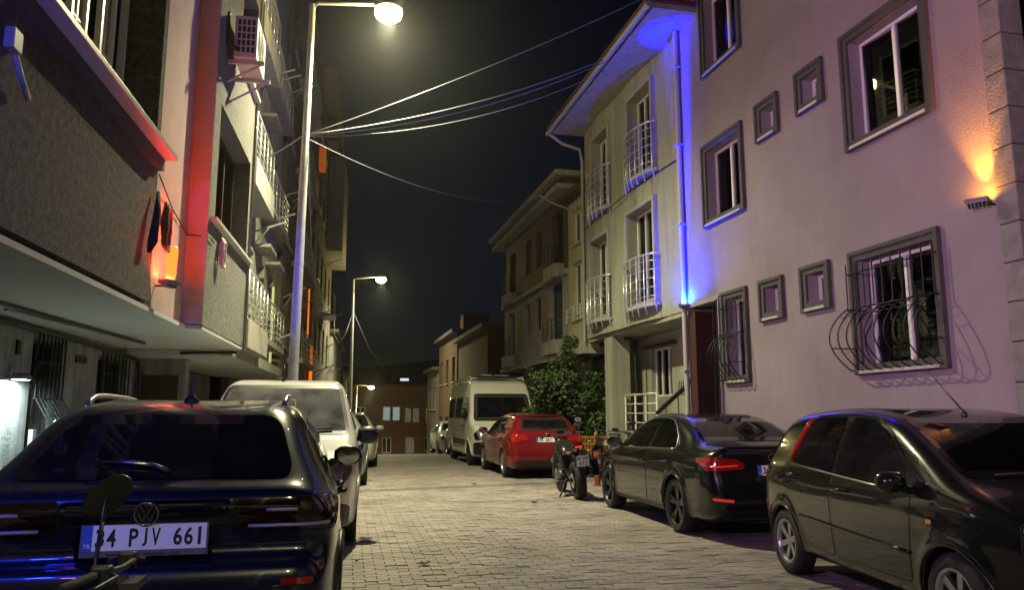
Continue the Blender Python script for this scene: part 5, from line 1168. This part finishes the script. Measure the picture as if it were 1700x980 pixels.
lc = Bld('apartment_building', 'dark five storey building with orange neon strips, behind the nearest lamp pole', -2.4, SL, -1)
M_dull = mat('dull_render', (.20, .17, .14), .9, noise=.3, nscale=1, streak=.3)
lco = [(u, u + 1.1, z, z + 1.5) for z in (3.3, 6.2, 9.1, 12) for u in (22.4, 24.6, 26.8, 29.0)]
lc.wall('wall', M_dull, 21.65, 31, 2.5, 16.5, -.1, -8, lco, .2)
for o in lco: lc.window(*o, -.1, .16, 2, .06, mf=M_pvcdark)
for z in (3.1, 6.0, 8.9, 11.8):
    sl = lc.box('balcony_slab', M_slab, 23.9, 28.2, -.1, .35, z - .16, z); b = MB()
    for q in (.2, .4, .6, .85): b.tube([lc.pt(23.95, .3, z + q), lc.pt(28.15, .3, z + q)], .014, 5)
    for u in np.linspace(23.95, 28.15, 9): b.tube([lc.pt(u, .3, z), lc.pt(u, .3, z + .86)], .012, 5)
    b.build('balcony_rail', M_pole, sl)
for (u, z) in ((22.1, 4.6), (23.4, 7.7), (26.2, 4.9), (29.8, 5.2), (28.6, 8.0), (30.4, 8.6), (22.2, 10.6)): bracket(lc, u, -.1, z, .6, .3)
lc.box('ground_floor_wall', M_oldwall, 21.65, 31, -1.5, -1.3, -.2, 2.5); lc.box('soffit', M_soffit, 21.66, 30.9, -1.4, -.12, 2.40, 2.495)
M_neon = mat('orange_neon', (.2, .05, .01), .5, emit=(1, .20, .02), es=.8)
lc.tube('neon_tube', M_neon, [(30.2, .08, 2.6), (30.2, .08, 4.0), (30.9, .08, 4.0), (30.9, .08, 2.6), (30.2, .08, 2.6)], .035)
for k in range(7): lc.tube('neon_tube', M_neon, [(30.3, .06, 2.75 + k * .17), (30.8, .06, 2.75 + k * .17)], .014)
lc.tube('neon_tube', M_neon, [(29.3, .02, 4.2), (29.3, .02, 6.4)], .03)
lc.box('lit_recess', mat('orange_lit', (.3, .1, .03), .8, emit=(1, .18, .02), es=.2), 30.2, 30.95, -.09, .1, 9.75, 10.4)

ld = Bld('apartment_building', 'tall unlit building with jutting upper storeys, farthest in the left row', -2.4, SL, -1)
ldo = [(u, u + 1.2, z, z + 1.5) for z in (1.0, 4, 7, 10, 13) for u in (32.6, 35.2, 38, 41)]
ld.wall('wall', M_dull, 31.1, 44, -3, 15.5, .0, -8, ldo, .2)
for o in ldo: ld.window(*o, 0, .16, 2, .06, mf=M_pvcdark)
ld.box('bay', M_slab, 38.5, 43.8, .01, .75, 9.4, 14.2); ld.box('bay', M_dull, 36.5, 43.9, .01, .5, 14.3, 15.4); ld.box('roof', M_tile, 31, 44.2, -8, .6, 15.51, 15.7)
for (u, z) in ((33.6, 3.2), (34.9, 5.8), (37.4, 4.5), (40, 6.2), (36.6, 8.3), (42, 3.6)): bracket(ld, u, 0, z, .8, .3)
ld.box('lit_recess', MATS['orange_lit'], 31.6, 32.3, .0, .25, 11.4, 12.3)
b = MB()
for u in np.linspace(36, 38, 5): b.tube([ld.pt(u, .55, 6.0), ld.pt(u, .55, 6.9)], .02, 5)
b.tube([ld.pt(36, .55, 6.9), ld.pt(38, .55, 6.9)], .03, 5); b.box(36, 38, *sorted((ld.N(0), ld.N(.6))), 5.9, 6.0); b.build('balcony', M_pole, ld.e)
plain_house('grey_house', 'low grey house past the second street lamp on the left', -2.2, .03, -1, 44.5, 58, -5, 6, M_modern, 3, 4)
plain_house('grey_house', 'dim house at the lower left end of the street', -1.5, .02, -1, 58.5, 74, -7, 4.5, M_dull, 3, 4)
plain_house('terrace_house', 'plain house on the right hand side behind the camera', 6.6, -.026, 1, -14, 4.6, 0, 8.5, M_modern, 2, 5)
# ------------------------------------------------------------------ wall-mounted things
def wpt(B, u, n, z):
    return Matrix.Translation(B.e.location) @ B.e.rotation_euler.to_matrix().to_4x4() @ B.pt(u, n, z)
def aim(B, du, dn, dz):
    d = B.e.rotation_euler.to_matrix() @ Vector((du, B.N(dn), dz)); return d.to_track_quat('Z', 'Y').to_euler()
RED, BLUE, ORANGE = (1, .030, .008), (.006, .035, 1), (1, .36, .03)
BEAMBLUE = (.001, .004, 1)
rf_ = floodlight('red_floodlight', 'red floodlight glowing on the rose wall under the hanging hose', (60, 172, (1, .010, .006)), wpt(la, 9.36, .10, 2.90), aim(la, -.02, .05, 1), RED, 900, (.075, .05))
floodlight('blue_floodlight', 'blue floodlight at the foot of the corner downpipe', (70000, 16, (.0, .001, 1)), wpt(r1, 13.56, .13, 3.46), aim(r1, .035, -.022, 1), (.002, .02, 1), 6000, (.07, .05))
floodlight('orange_floodlight', 'orange floodlight beside the stone corner blocks', (240, 60), wpt(r1, 6.66, .15, 3.58), aim(r1, .06, -.10, 1), ORANGE, 140, (.085, .045))
b_ = floodlight('blue_floodlight', 'blue floodlight on the dark stucco wall, outside the left edge', (4200, 13, BEAMBLUE), wpt(la, 1.9, .22, 3.05), aim(la, 1, .114, .06), BLUE, 1000, (.09, .06))
floodlight('pink_floodlight', 'pink floodlight on the dark stucco wall, outside the left edge', (2100, 66, (1, .58, .84)), wpt(la, .7, .22, 3.3), aim(la, .55, .80, .10), (1, .2, .5), 60, (.09, .06))
wl_ = floodlight('wall_lamp', 'white wall lamp shining down on the stained wall, lower left edge', None, wpt(la, 9.95, -1.58, 1.80), aim(la, 0, .02, -1), (.72, 1.0, .97), 1100, (.10, .05)); wl_['category'] = 'wall lamp'
jb = empty('junction_box', wpt(la, 5.36, .0, 3.80), la.e.rotation_euler.z, 'small junction box with conduit on the dark stucco wall, far left', 'junction box')
MB().box(-.08, .05, -.07, -.005, -.07, .07).build('box_body', M_pole, jb, bevel=.008); MB().tube([(.0, -.05, -.09), (.05, -.07, -.2), (.22, -.06, -.30)], .02, 6).build('conduit', M_pole, jb, True)
# arms that hold the lamps to their walls
for B_, u, n0, n1, z, nm in ((la, 9.36, -.05, .10, 2.84, 'lamp_bracket'), (r1, 13.56, 0, .15, 3.41, 'lamp_bracket'), (r1, 6.60, 0, .14, 3.53, 'lamp_bracket'), (la, 1.9, 0, .2, 3.0, 'lamp_bracket'), (la, .7, 0, .2, 3.25, 'lamp_bracket'), (la, 9.92, -1.72, -1.56, 1.83, 'lamp_bracket')):
    B_.tube(nm, M_iron, [(u, n0, z), (u, n1, z)], .012)

[setattr(c, 'location', (0, 0, .45)) for c in rf_.children if c.type == 'LIGHT']
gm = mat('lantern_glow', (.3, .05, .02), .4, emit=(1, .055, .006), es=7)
MB().lathe([(.001, .03), (.05, .03), (.058, .06), (.058, .36), (.045, .40), (.001, .41)], 16).build('wall_glow_tube', gm, rf_, True)  # added glowing tube, stands in for the floodlit patch of wall
ac = empty('air_conditioner', wpt(la, 11.2, .30, 6.42), la.e.rotation_euler.z, 'boxy air conditioner outdoor unit on a bracket above the rose wall', 'air conditioner')
M_acw = mat('appliance_white', (.62, .60, .57), .5, noise=.1, nscale=5)
MB().box(0, .82, -.32, 0, .08, .72).build('casing', M_acw, ac, bevel=.015)
b = MB()
for i in range(5):
    for j in range(4): b.box(-.006, -.001, -.285 + j * .065, -.285 + j * .065 + .045, .16 + i * .105, .16 + i * .105 + .08)
tag(b.build('side_louvre', M_black, ac), kind='stuff')
b = MB()
for r_ in np.linspace(.05, .26, 6): b.tube([(.34 + r_ * math.cos(a), -.325, .41 + r_ * math.sin(a)) for a in np.linspace(0, 2 * math.pi, 24, endpoint=False)], .006, 5, True)
b.build('fan_guard', M_acw, ac); MB().lathe([(.001, -.321), (.27, -.321), (.27, -.318)], 28, 'y', (.34, 0, .41)).build('fan_opening', M_black, ac)
for x in (.08, .72):
    b = MB(); b.box(x, x + .05, -.42, .12, .02, .075); b.tube([(x + .02, -.38, .03), (x + .02, .09, -.27)], .018, 4); b.build('bracket', M_sill, ac)
MB().tube([(.0, -.05, .2), (-.08, .02, .2), (-.12, .08, .4), (-.06, .09, .7), (.1, .1, .8)], .035, 8).build('refrigerant_pipe', M_black, ac, True)

def coil(name, label, B, u, n, z, R0, turns, r, m, el=1.5):
    b = MB(); k = 22
    pts = [(u + (R0 + .012 * math.sin(3 * i)) * math.cos(2 * math.pi * i / k) * (.75 + .02 * (i // k)), n + .02 + .012 * (i // k) + .01 * math.sin(i), z + R0 * el * math.sin(2 * math.pi * i / k) - .02 * (i // k)) for i in range(k * turns)]
    b.tube([B.pt(*p) for p in pts], r, 7)
    M4 = Matrix.Translation(B.e.location) @ B.e.rotation_euler.to_matrix().to_4x4()
    b.v = [tuple(M4 @ Vector(q)) for q in b.v]
    return tag(b.build(name, m, None, True), label, 'hose')
coil('hose_coil', 'dark hose coil hanging above the red floodlight', la, 9.22, .03, 3.52, .13, 4, .022, mat('grey_hose', (.10, .09, .09), .7), 1.9)
coil('hose_coil', 'pale hose coil hanging below the window sill beside the rose wall', la, 11.4, .24, 3.68, .12, 4, .020, mat('pale_hose', (.55, .42, .40), .6), 1.5)
b = MB(); b.tube([wpt(la, 8.86, .05, 3.80), wpt(la, 8.76, .08, 3.55), wpt(la, 8.66, .08, 3.2), wpt(la, 8.66, .05, 3.08)], [.015, .04, .052, .02], 8)
tag(b.build('folded_awning', mat('dark_canvas', (.03, .028, .028), .9), None, True), 'dark folded canvas bundle hanging on the stucco wall edge', 'canvas')

# ------------------------------------------------------------------ overhead cables
def cable(label, p0, p1, sag, r=.011, n=18):
    p0, p1 = Vector(p0), Vector(p1); b = MB()
    b.tube([p0.lerp(p1, t) - Vector((0, 0, 4 * sag * t * (1 - t))) for t in np.linspace(0, 1, n)], r, 6)
    return tag(b.build('overhead_cable', mat('cable_sheath', (.16, .16, .16), .6), None, True), label, 'cable', 'cables tied to the nearest lamp pole')
PT = (-.84, 14, 6.42)
cable('topmost overhead cable climbing from the lamp pole to the blue lit eave', PT, (5.62, 13.3, 9.55), .12, .010)
cable('overhead cable second from the top, running to the cream eave', PT, (5.22, 15.2, 9.02), .22, .012)
cable('overhead cable just below the second one, running to the cream eave', (-.84, 14, 6.40), (5.22, 15.25, 8.98), .30, .010)
cable('slack overhead cable to the middle of the cream eave', (-.84, 14, 6.38), (5.20, 15.4, 8.80), .36, .009)
cable('lowest overhead cable dipping away toward the grey building', (-.84, 14, 6.34), (5.62, 24.4, 8.42), .42, .009)
cable('short cable from the lamp pole back to the cream balcony building', (-.92, 14, 6.40), (-1.86, 15.8, 6.45), .04, .010)
cable('cable hanging down beside the lamp pole toward the left facades', (-.84, 14, 6.36), (-1.1, 29.5, 3.9), .5, .012)
b = MB(); b.tube([(.17, 42, 6.8), (-.2, 41.9, 5.6), (-.5, 41.9, 5.2), (-.75, 41.9, 5.6), (-.8, 41.9, 6.6)], .025, 6)
tag(b.build('cable_loop', MATS['cable_sheath'], None, True), 'looped cable hanging from the second lamp pole', 'cable')
b = MB(); b.tube([(.17, 42, 6.9), (1.2, 46, 5.2), (2.4, 50, 4.2)], .02, 6); tag(b.build('overhead_cable', MATS['cable_sheath'], None, True), 'thin cable slanting down right from the second lamp pole', 'cable')

# ------------------------------------------------------------------ tree, fence, bollard, litter
def make_tree(x, y, z0):
    root = empty('small_tree', (x, y, z0), 0, 'bushy green tree behind the fence between the red car and the cream building', 'tree')
    t = MB(); rr = random.Random(3)
    t.tube([(0, 0, -.1), (.03, .02, .5), (-.02, 0, .95)], [.075, .06, .05], 8); tips = []
    for k in range(26):
        a = k * 2.4; el = rr.uniform(.15, 1.35); l = rr.uniform(.65, 1.25); d = Vector((math.cos(a) * math.cos(el), math.sin(a) * math.cos(el), math.sin(el)))
        s = Vector((0, 0, rr.uniform(.35, 1.0))); m_ = s + d * l * .5 + Vector((0, 0, .08)); e = s + d * l * Vector((1, 1, 1)).length / 1.732 + Vector((0, 0, .12 * rr.random()))
        e.z = min(e.z, 2.55); t.tube([s, m_, e], [.028, .016, .006], 5); tips += [(m_, .26), (e, .34), (m_.lerp(e, .5), .3)]
    for k in range(9): tips.append((Vector((rr.gauss(0, .22), rr.gauss(0, .2), rr.uniform(2.2, 2.95))), rr.uniform(.12, .22)))
    for k in range(22):
        a = rr.uniform(0, 6.28); l = rr.uniform(.95, 1.25); z_ = rr.uniform(.5, 2.4); q = Vector((math.cos(a) * l * (1 - .22 * abs(z_ - 1.2)), math.sin(a) * l * .9, z_)); t.tube([q * .5 + Vector((0, 0, .5 * z_ * .2 + .2)), q], [.01, .004], 4); tips += [(q, .10), (q * .9 + Vector((0, 0, .05)), .13)]
    for k in range(10): tips.append((Vector((rr.uniform(-.9, .9), rr.uniform(-.8, .5), rr.uniform(.15, .7))), .25))
    t.build('trunk', mat('bark', (.07, .05, .035), .9, noise=.4, nscale=20), root, True)
    V = []; F = []
    for c, r_ in tips:
        for i in range(int(215 * (r_ / .3) ** 1.5)):
            d = Vector((rr.gauss(0, 1), rr.gauss(0, 1), rr.gauss(0, 1))); p = c + d.normalized() * r_ * rr.random() ** .45
            if p.z < .05: continue
            L_ = rr.uniform(.04, .115); w_ = L_ * rr.uniform(.32, .45)
            ax = Vector((rr.gauss(0, 1), rr.gauss(0, 1), rr.gauss(-.2, .7))).normalized(); sd = ax.cross(Vector((rr.gauss(0, 1), rr.gauss(0, 1), rr.gauss(0, 1)))).normalized(); nn = ax.cross(sd) * L_ * .12
            o = len(V); V += [p - ax * L_ * .5, p + sd * w_ - nn, p + ax * L_ * .5, p - sd * w_ - nn, p + nn]; F += [(o, o + 1, o + 4), (o + 1, o + 2, o + 4), (o + 2, o + 3, o + 4), (o + 3, o, o + 4)]
    m = bpy.data.materials.new('leaf'); m.use_nodes = True; nt = m.node_tree; p = nt.nodes['Principled BSDF']
    g = nt.nodes.new('ShaderNodeNewGeometry'); rp = nt.nodes.new('ShaderNodeValToRGB'); rp.color_ramp.elements[0].color = (.022, .05, .012, 1); rp.color_ramp.elements[1].color = (.10, .16, .045, 1)
    nt.links.new(g.outputs['Random Per Island'], rp.inputs[0]); nt.links.new(rp.outputs[0], p.inputs['Base Color']); p.inputs['Roughness'].default_value = .45
    p.inputs['Transmission Weight'].default_value = 0; p.inputs['Subsurface Weight'].default_value = 0
    root.scale = (1.22, 1.1, 1.12)
    me = bpy.data.meshes.new('crown'); me.from_pydata([tuple(q) for q in V], [], F); tag(link('crown', me, m, root), kind='stuff')
make_tree(5.85, 20.2, .12)
M_fence = mat('orange_fence_paint', (.55, .27, .07), .6, noise=.3, nscale=8)
fn = empty('picket_fence', (5.15, 17.95, .12), 0, 'low orange picket fence in front of the tree', 'fence')
for u in (.0, .62, 1.3, 2.0): 
    MB().box(u - .035, u + .035, -.035, .035, -.12, .84).build('post', M_fence, fn, bevel=.006); MB().lathe([(.052, .84), (.05, .86), (.001, .93)], 4, 'z', (u, 0, 0)).build('post_cap', M_fence, fn)
for z in (.14, .60, .76): MB().box(.036, 1.965, -.016, .016, z, z + .045).build('rail', M_fence, fn)
for k in range(27):
    u = .075 + k * .07
    if min(abs(u - q) for q in (.0, .62, 1.3, 2.0)) < .04: continue
    MB().box(u - .012, u + .012, -.012, .012, .1, .765).build('picket', M_fence, fn)
bo = empty('bollard', (4.97, 15.4, 0), 0, 'short orange bollard behind the front wheel of the black sedan', 'bollard')
MB().lathe([(.085, 0), (.085, .02), (.06, .03), (.06, .58), (.066, .585), (.066, .62), (.05, .655), (.001, .665)], 18).build('post', mat('orange_bollard', (.26, .06, .02), .55, noise=.3, nscale=9), bo, True, angle=40)
MB().lathe([(.0615, .44), (.0615, .52)], 18).build('band', mat('reflective_band', (.6, .5, .4), .4), bo, True)
def leaf(label, x, y, s):
    rr = random.Random(int(x * 100)); b = MB(); n = 9; v = []
    for i in range(n):
        a = 2 * math.pi * i / n; r_ = s * (1 + .35 * math.sin(3 * a) * rr.random()); v.append((x + r_ * math.cos(a), y + r_ * math.sin(a) * .7, .012 + .03 * rr.random()))
    v.append((x, y, .008)); b.add(v, [(i, (i + 1) % n, n) for i in range(n)]); return tag(b.build('fallen_leaf', mat('dead_leaf', (.025, .016, .01), .8), None, True), label, 'leaf', 'litter on the paving')
leaf('dark crumpled leaf lying in the middle of the near paving', .76, 7.63, .055); leaf('small dark leaf beside the white van wheel', .25, 9.25, .08); leaf('tiny leaf next to the crossover rear wheel', .14, 7.9, .03); leaf('dry leaf on the paving left of the motorcycle', 3.0, 12.6, .06); leaf('dry leaf on the paving in front of the red car', 2.6, 16.2, .08)

# ------------------------------------------------------------------ motorcycles
M_bikeblack = paint('bike_black', (.008, .008, .009), .25, dust=.05); M_cast = mat('cast_engine', (.10, .10, .10), .4, .7, noise=.4, nscale=18)
def bike_wheel(root, x, r, w):
    wr = empty('wheel', (x, 0, r)); wr.parent = root
    MB().lathe([(r * .66, -w * .35), (r * .72, -w * .5), (r * .9, -w * .5), (r * .975, -w * .32), (r, 0), (r * .975, w * .32), (r * .9, w * .5), (r * .72, w * .5), (r * .66, w * .35)], 36, 'y').build('tyre', M_rubber, wr, True)
    b = MB(); b.lathe([(r * .60, -w * .3), (r * .68, -w * .38), (r * .68, w * .38), (r * .60, w * .3), (r * .60, -w * .3)], 30, 'y'); b.lathe([(.001, -.06), (.045, -.06), (.045, .06), (.001, .06)], 14, 'y')
    for k in range(5):
        a = 2 * math.pi * k / 5; b.obox((math.cos(a) * r * .34, 0, math.sin(a) * r * .34), (math.cos(a), 0, math.sin(a)), (0, 1, 0), (-math.sin(a), 0, math.cos(a)), r * .28, .022, .020)
    b.build('rim', M_rimdark, wr); MB().lathe([(.05, w * .5 + .01), (.13, w * .5 + .01), (.13, w * .5 + .016), (.05, w * .5 + .016), (.05, w * .5 + .01)], 24, 'y').build('brake_disc', M_alu, wr)
    return wr
def motorcycle(label, loc, rz, lean, tank_m, steer=0, mirrors=(1, -1), ptxt=None, case=False, scale=1, mir=None, bar=None):
    root = empty('motorcycle', loc, 0, label, 'motorcycle'); root.rotation_euler = Matrix.Rotation(rz, 3, 'Z').to_4x4().to_3x3().to_euler(); root.rotation_mode = 'XYZ'
    root.rotation_euler = (Matrix.Rotation(rz, 4, 'Z') @ Matrix.Rotation(lean, 4, 'X')).to_euler()
    root.scale = (scale,) * 3; bar = bar or M_trim
    bike_wheel(root, 0, .315, .165); fw = bike_wheel(root, 1.40, .305, .12)
    f = MB(); f.tube([(0, .11, .315), (.28, .10, .40), (.50, .09, .46)], .026, 8); f.tube([(0, -.11, .315), (.28, -.10, .40), (.50, -.09, .46)], .026, 8)
    f.tube([(.5, .08, .42), (.62, .12, .72), (1.02, .05, .90)], .022, 8); f.tube([(.5, -.08, .42), (.62, -.12, .72), (1.02, -.05, .90)], .022, 8); f.tube([(.55, .08, .72), (.1, .07, .83), (-.22, .05, .90)], .016, 6); f.tube([(.55, -.08, .72), (.1, -.07, .83), (-.22, -.05, .90)], .016, 6)
    f.tube([(.95, 0, .86), (.98, .06, .5), (.75, .08, .28), (.5, .08, .30)], .02, 6); f.build('frame', M_bikeblack, root, True)
    e = MB(); e.box(.52, .88, -.15, .15, .25, .48); e.add([(.70, -.11, .48), (.98, -.11, .46), (.98, .11, .46), (.70, .11, .48), (.74, -.10, .70), (.92, -.10, .72), (.92, .10, .72), (.74, .10, .70)], [(0, 1, 2, 3), (4, 7, 6, 5), (0, 4, 5, 1), (1, 5, 6, 2), (2, 6, 7, 3), (3, 7, 4, 0)]); e.lathe([(.001, -.19), (.10, -.19), (.11, -.15), (.11, .15), (.10, .19), (.001, .19)], 16, 'y', (.62, 0, .36)); e.build('engine', M_cast, root, bevel=.012)
    t = MB(); prof = [(.48, .76, .06), (.56, .84, .12), (.72, .93, .155), (.88, .965, .165), (1.0, .95, .13), (1.06, .90, .06)]; n = 10
    for (x, zt, w_) in prof:
        for j in range(n + 1):
            a = math.pi * j / n; t.v.append((x, w_ * math.cos(a), .74 + (zt - .74) * math.sin(a) ** .7 + .03 * (x - .48)))
    k = n + 1
    for i in range(len(prof) - 1):
        for j in range(n): t.f.append((i * k + j, i * k + j + 1, (i + 1) * k + j + 1, (i + 1) * k + j))
    t.f += [tuple(range(k)), tuple((len(prof) - 1) * k + j for j in range(k))[::-1]]
    t.f += [(i * k, (i + 1) * k, (i + 1) * k + n, i * k + n) for i in range(len(prof) - 1)]; t.build('fuel_tank', tank_m, root, True, angle=60)
    s = MB(); pts = [(.56, .80, .10), (.38, .775, .14), (.20, .79, .13), (.06, .86, .10), (-.12, .905, .09), (-.26, .93, .06)]
    for (x, z, w_) in pts: s.v += [(x, -w_, z - .05), (x, -w_ * .9, z), (x, 0, z + .012), (x, w_ * .9, z), (x, w_, z - .05)]
    for i in range(len(pts) - 1):
        for j in range(4): s.f.append((i * 5 + j, i * 5 + j + 1, i * 5 + j + 6, i * 5 + j + 5))
        s.f.append((i * 5, i * 5 + 4, i * 5 + 9, i * 5 + 5))
    s.f += [tuple(range(5)), tuple(25 + j for j in range(5))[::-1]]; s.build('seat', mat('seat_vinyl', (.015, .015, .016), .6), root, True, angle=50)
    b = MB(); b.add([(.1, -.10, .78), (.1, .10, .78), (.1, .09, .86), (.1, -.09, .86), (-.30, -.05, .86), (-.30, .05, .86), (-.32, .045, .925), (-.32, -.045, .925)], [(0, 1, 2, 3), (4, 7, 6, 5), (0, 4, 5, 1), (1, 5, 6, 2), (2, 6, 7, 3), (3, 7, 4, 0)]); b.build('tail', M_bikeblack, root, bevel=.012)
    MB().box(-.335, -.30, -.055, .055, .865, .90).build('tail_light', mat('tail_lens_lit', (.7, .02, .01), .2, coat=1, emit=(1, .05, .02), es=.7), root, bevel=.008)
    b = MB(); b.tube([(-.26, 0, .86), (-.36, 0, .72), (-.42, 0, .62)], .022, 6); b.obox((-.20, 0, .70), (.7, 0, .55), (0, 1, 0), (-.55, 0, .7), .16, .075, .008); b.build('mudguard', M_black, root, True)
    for s_ in (1, -1):
        b = MB(); b.tube([(-.30, 0, .80), (-.31, s_ * .13, .80)], .010, 6); b.build('indicator_stem', M_black, root); o = MB().lathe([(.001, -.04), (.02, -.035), (.026, 0), (.02, .035), (.001, .04)], 10, 'y', (-.31, s_ * .17, .80)); o.build('indicator', M_amber, root, True)
    if ptxt:
        mw = Matrix(((0, -.15, -1, -.445), (-1, 0, 0, 0), (0, 1, -.15, .66), (0, 0, 0, 1))); p = plate(root, mw, ptxt, None, .24, .175, True)
    # exhaust on the right
    b = MB(); b.tube([(.95, -.05, .55), (1.02, -.1, .32), (.8, -.13, .22), (.45, -.14, .24), (.3, -.16, .30)], .022, 8); b.build('exhaust_pipe', M_alu, root, True)
    MB().tube([(.34, -.17, .30), (.26, -.18, .34), (-.06, -.205, .46), (-.14, -.205, .49)], [.035, .062, .062, .045], 12).build('silencer', M_bikeblack, root, True)
    if case: MB().box(-.12, .22, -.36, -.20, .36, .66).build('side_case', M_bikeblack, root, bevel=.03)
    # steering
    st = empty('steering', (1.06, 0, .90)); st.parent = root; st.rotation_euler = (0, 0, steer); O = Vector((1.06, 0, .90))
    fw.parent = root
    b = MB()
    for s_ in (1, -1): b.tube([Vector((.98, s_ * .095, 1.02)) - O, Vector((1.22, s_ * .095, .62)) - O, Vector((1.40, s_ * .095, .305)) - O], [.022, .026, .030], 8)
    b.box(-.09, .0, -.12, .12, .09, .12); b.box(-.01, .06, -.12, .12, -.06, -.03); b.build('fork', M_cast, st, True, angle=40)
    b = MB(); b.tube([(-.16, .40, .145), (-.10, .30, .165), (-.05, .12, .17), (-.05, -.12, .17), (-.10, -.30, .165), (-.16, -.40, .145)], .0125, 8); b.build('handlebar', bar, st, True)
    for s_ in (1, -1):
        MB().tube([(-.10, s_ * .30, .165), (-.165, s_ * .415, .143), (-.172, s_ * .425, .142)], [.018, .0185, .021], 10).build('grip', M_rubber, st, True)
        MB().box(-.12, -.055, s_ * .25 - .03, s_ * .25 + .03, .135, .195).build('switchgear', M_black, st, bevel=.01)
        MB().tube([(-.06, s_ * .25, .165), (-.035, s_ * .29, .16), (-.075, s_ * .40, .14), (-.085, s_ * .425, .137)], [.010, .009, .008, .011], 7).build('lever', bar, st, True)
        if s_ in mirrors and mir:
            c, n_ = Vector(mir[0]), Vector(mir[1]).normalized(); mj = Vector(mir[2]); mj = (mj - n_ * mj.dot(n_)).normalized(); mn = n_.cross(mj)
            mr = MB().tube([(-.12, -s_ * .20, .17), Vector((-.12, -s_ * .20, .17)).lerp(c, .5) + Vector((0, 0, .02)), c - n_ * .02], .0075, 6).build('mirror', M_black, st, True)
            for nm, pr, mm in (('mirror_shell', [(.001, -.04), (.5, -.036), (.85, -.022), (1, -.004), (.97, .0)], M_black), ('mirror_glass', [(.96, .0005), (.001, .0006)], mat('old_mirror', (.42, .39, .33), .1, 1))):
                o = MB().lathe(pr, 22); MB().add([tuple(c + mj * q[0] * .098 + mn * q[1] * .06 + n_ * q[2]) for q in o.v], o.f).build(nm, mm, mr, True)
        elif s_ in mirrors:
            mb = MB(); mb.tube([(-.07, s_ * .23, .18), (-.05, s_ * .28, .28), (-.07, s_ * .34, .36)], .0075, 6); mr = mb.build('mirror', M_black, st, True)
            o = MB().lathe([(.001, .0), (.05, .002), (.062, .012), (.055, .024), (.001, .03)], 18, 'x'); v = [(q[0] * 1.0 - .08, q[1] * 1.25 + s_ * .36, q[2] * .85 + .39) for q in o.v]; MB().add(v, o.f).build('mirror_shell', M_black, mr, True)
            o = MB().lathe([(.001, -.002), (.052, -.001)], 18, 'x'); v = [(q[0] - .081, q[1] * 1.25 + s_ * .36, q[2] * .85 + .39) for q in o.v]; MB().add(v, o.f).build('mirror_glass', M_chrome, mr)
    MB().lathe([(.001, .10), (.06, .095), (.085, .05), (.09, 0), (.085, -.01)], 20, 'x', (.03, 0, -.05)).build('headlight_shell', M_bikeblack, st, True); MB().lathe([(.085, 0), (.06, .02), (.001, .028)], 20, 'x', (.125, 0, -.05)).build('headlight', M_lampwhite, st, True)
    if not mir: MB().box(-.06, .04, -.07, .07, .18, .24).build('instrument', M_black, st, bevel=.015)
    b = MB(); b.tube([Vector((1.15 + .32 * 0, 0, .62)) - O, Vector((1.28, 0, .645)) - O, Vector((1.45, 0, .65)) - O, Vector((1.62, 0, .56)) - O], [.05, .06, .06, .04], 8); b.build('front_mudguard', M_bikeblack, st, True)
    MB().tube([(.45, .12, .30), (.40, .22, .10), (.36, .27, .03)], [.012, .011, .014], 6).build('side_stand', M_iron, root, True)
    MB().box(.46, .56, .15, .25, .31, .335).build('foot_peg', M_rubber, root); MB().box(.46, .56, -.25, -.15, .31, .335).build('foot_peg', M_rubber, root)
    return root
motorcycle('black motorcycle leaning on its stand between the red car and black sedan', (3.90, 13.05, 0), R(87), R(-6), M_bikeblack, R(8), (-1,), '34 ANR|872', True)
motorcycle('cream tanked motorcycle facing the camera behind the black sedan', (5.58, 17.3, 0), R(-92), R(-6), paint('cream_tank', (.45, .40, .34), .3, dust=.1), R(-12), (1,), None)
motorcycle('motorcycle at the lower left corner, only handlebar and mirror in view', (-1.52, 2.60, 0), R(2), R(-4), M_bikeblack, R(3), (1,), None, False, .87, ((-.16, .155, .405), (.22, -1, .15), (.75, 0, .7)), M_black)

# ------------------------------------------------------------------ parked cars
make_crossover(); make_sedan(); make_minicar(); make_small_van(); make_big_van()
rc, rsh = make_hatch('hatchback_car', 'red hatchback seen from behind in front of the tall white van', (4.45, 17.28, 0), R(90.3), paint('red_lacquer', (.15, .004, .008), .25, dust=.03, dustcol=(.2, .12, .1)), .03, '34 GRT 57')
make_hatch('hatchback_car', 'silver car with dark bumper facing the camera beyond the small white van', (-.44, 20.2, 0), R(-90), paint('silver_lacquer', (.35, .36, .38), .3, dust=.1, metal=.5), .038, None, 1.56, True)
make_hatch('hatchback_car', 'pale car half hidden past the silver car, last on the left', (-.02, 26.0, zr(24)), R(-90), paint('pearl_lacquer', (.6, .58, .5), .3, dust=.1), .05, None, 1.50)
make_hatch('hatchback_car', 'silver grey car directly beyond the tall white van on the right', (4.85, 32.6, zr(31) - .02), R(-90), paint('champagne_lacquer', (.45, .43, .38), .3, dust=.1, metal=.4), .05, None, 1.46)
make_hatch('hatchback_car', 'white car farthest down the right hand row', (4.75, 37.6, zr(35.5) - .02), R(-90), paint('white_lacquer', (.72, .71, .70)), .05, None, 1.46)

# ------------------------------------------------------------------ night air
hz = MB().box(-150, 150, -39, 190, -16, 22).build('haze'); hz['kind'] = 'stuff'
m = bpy.data.materials.new('night_air'); m.use_nodes = True; nt = m.node_tree; nt.nodes.clear()
o = nt.nodes.new('ShaderNodeOutputMaterial'); v = nt.nodes.new('ShaderNodeVolumePrincipled'); v.inputs['Color'].default_value = (.9, .9, .9, 1); v.inputs['Density'].default_value = .0008; v.inputs['Anisotropy'].default_value = .85
nt.links.new(v.outputs[0], o.inputs['Volume']); hz.data.materials.append(m)
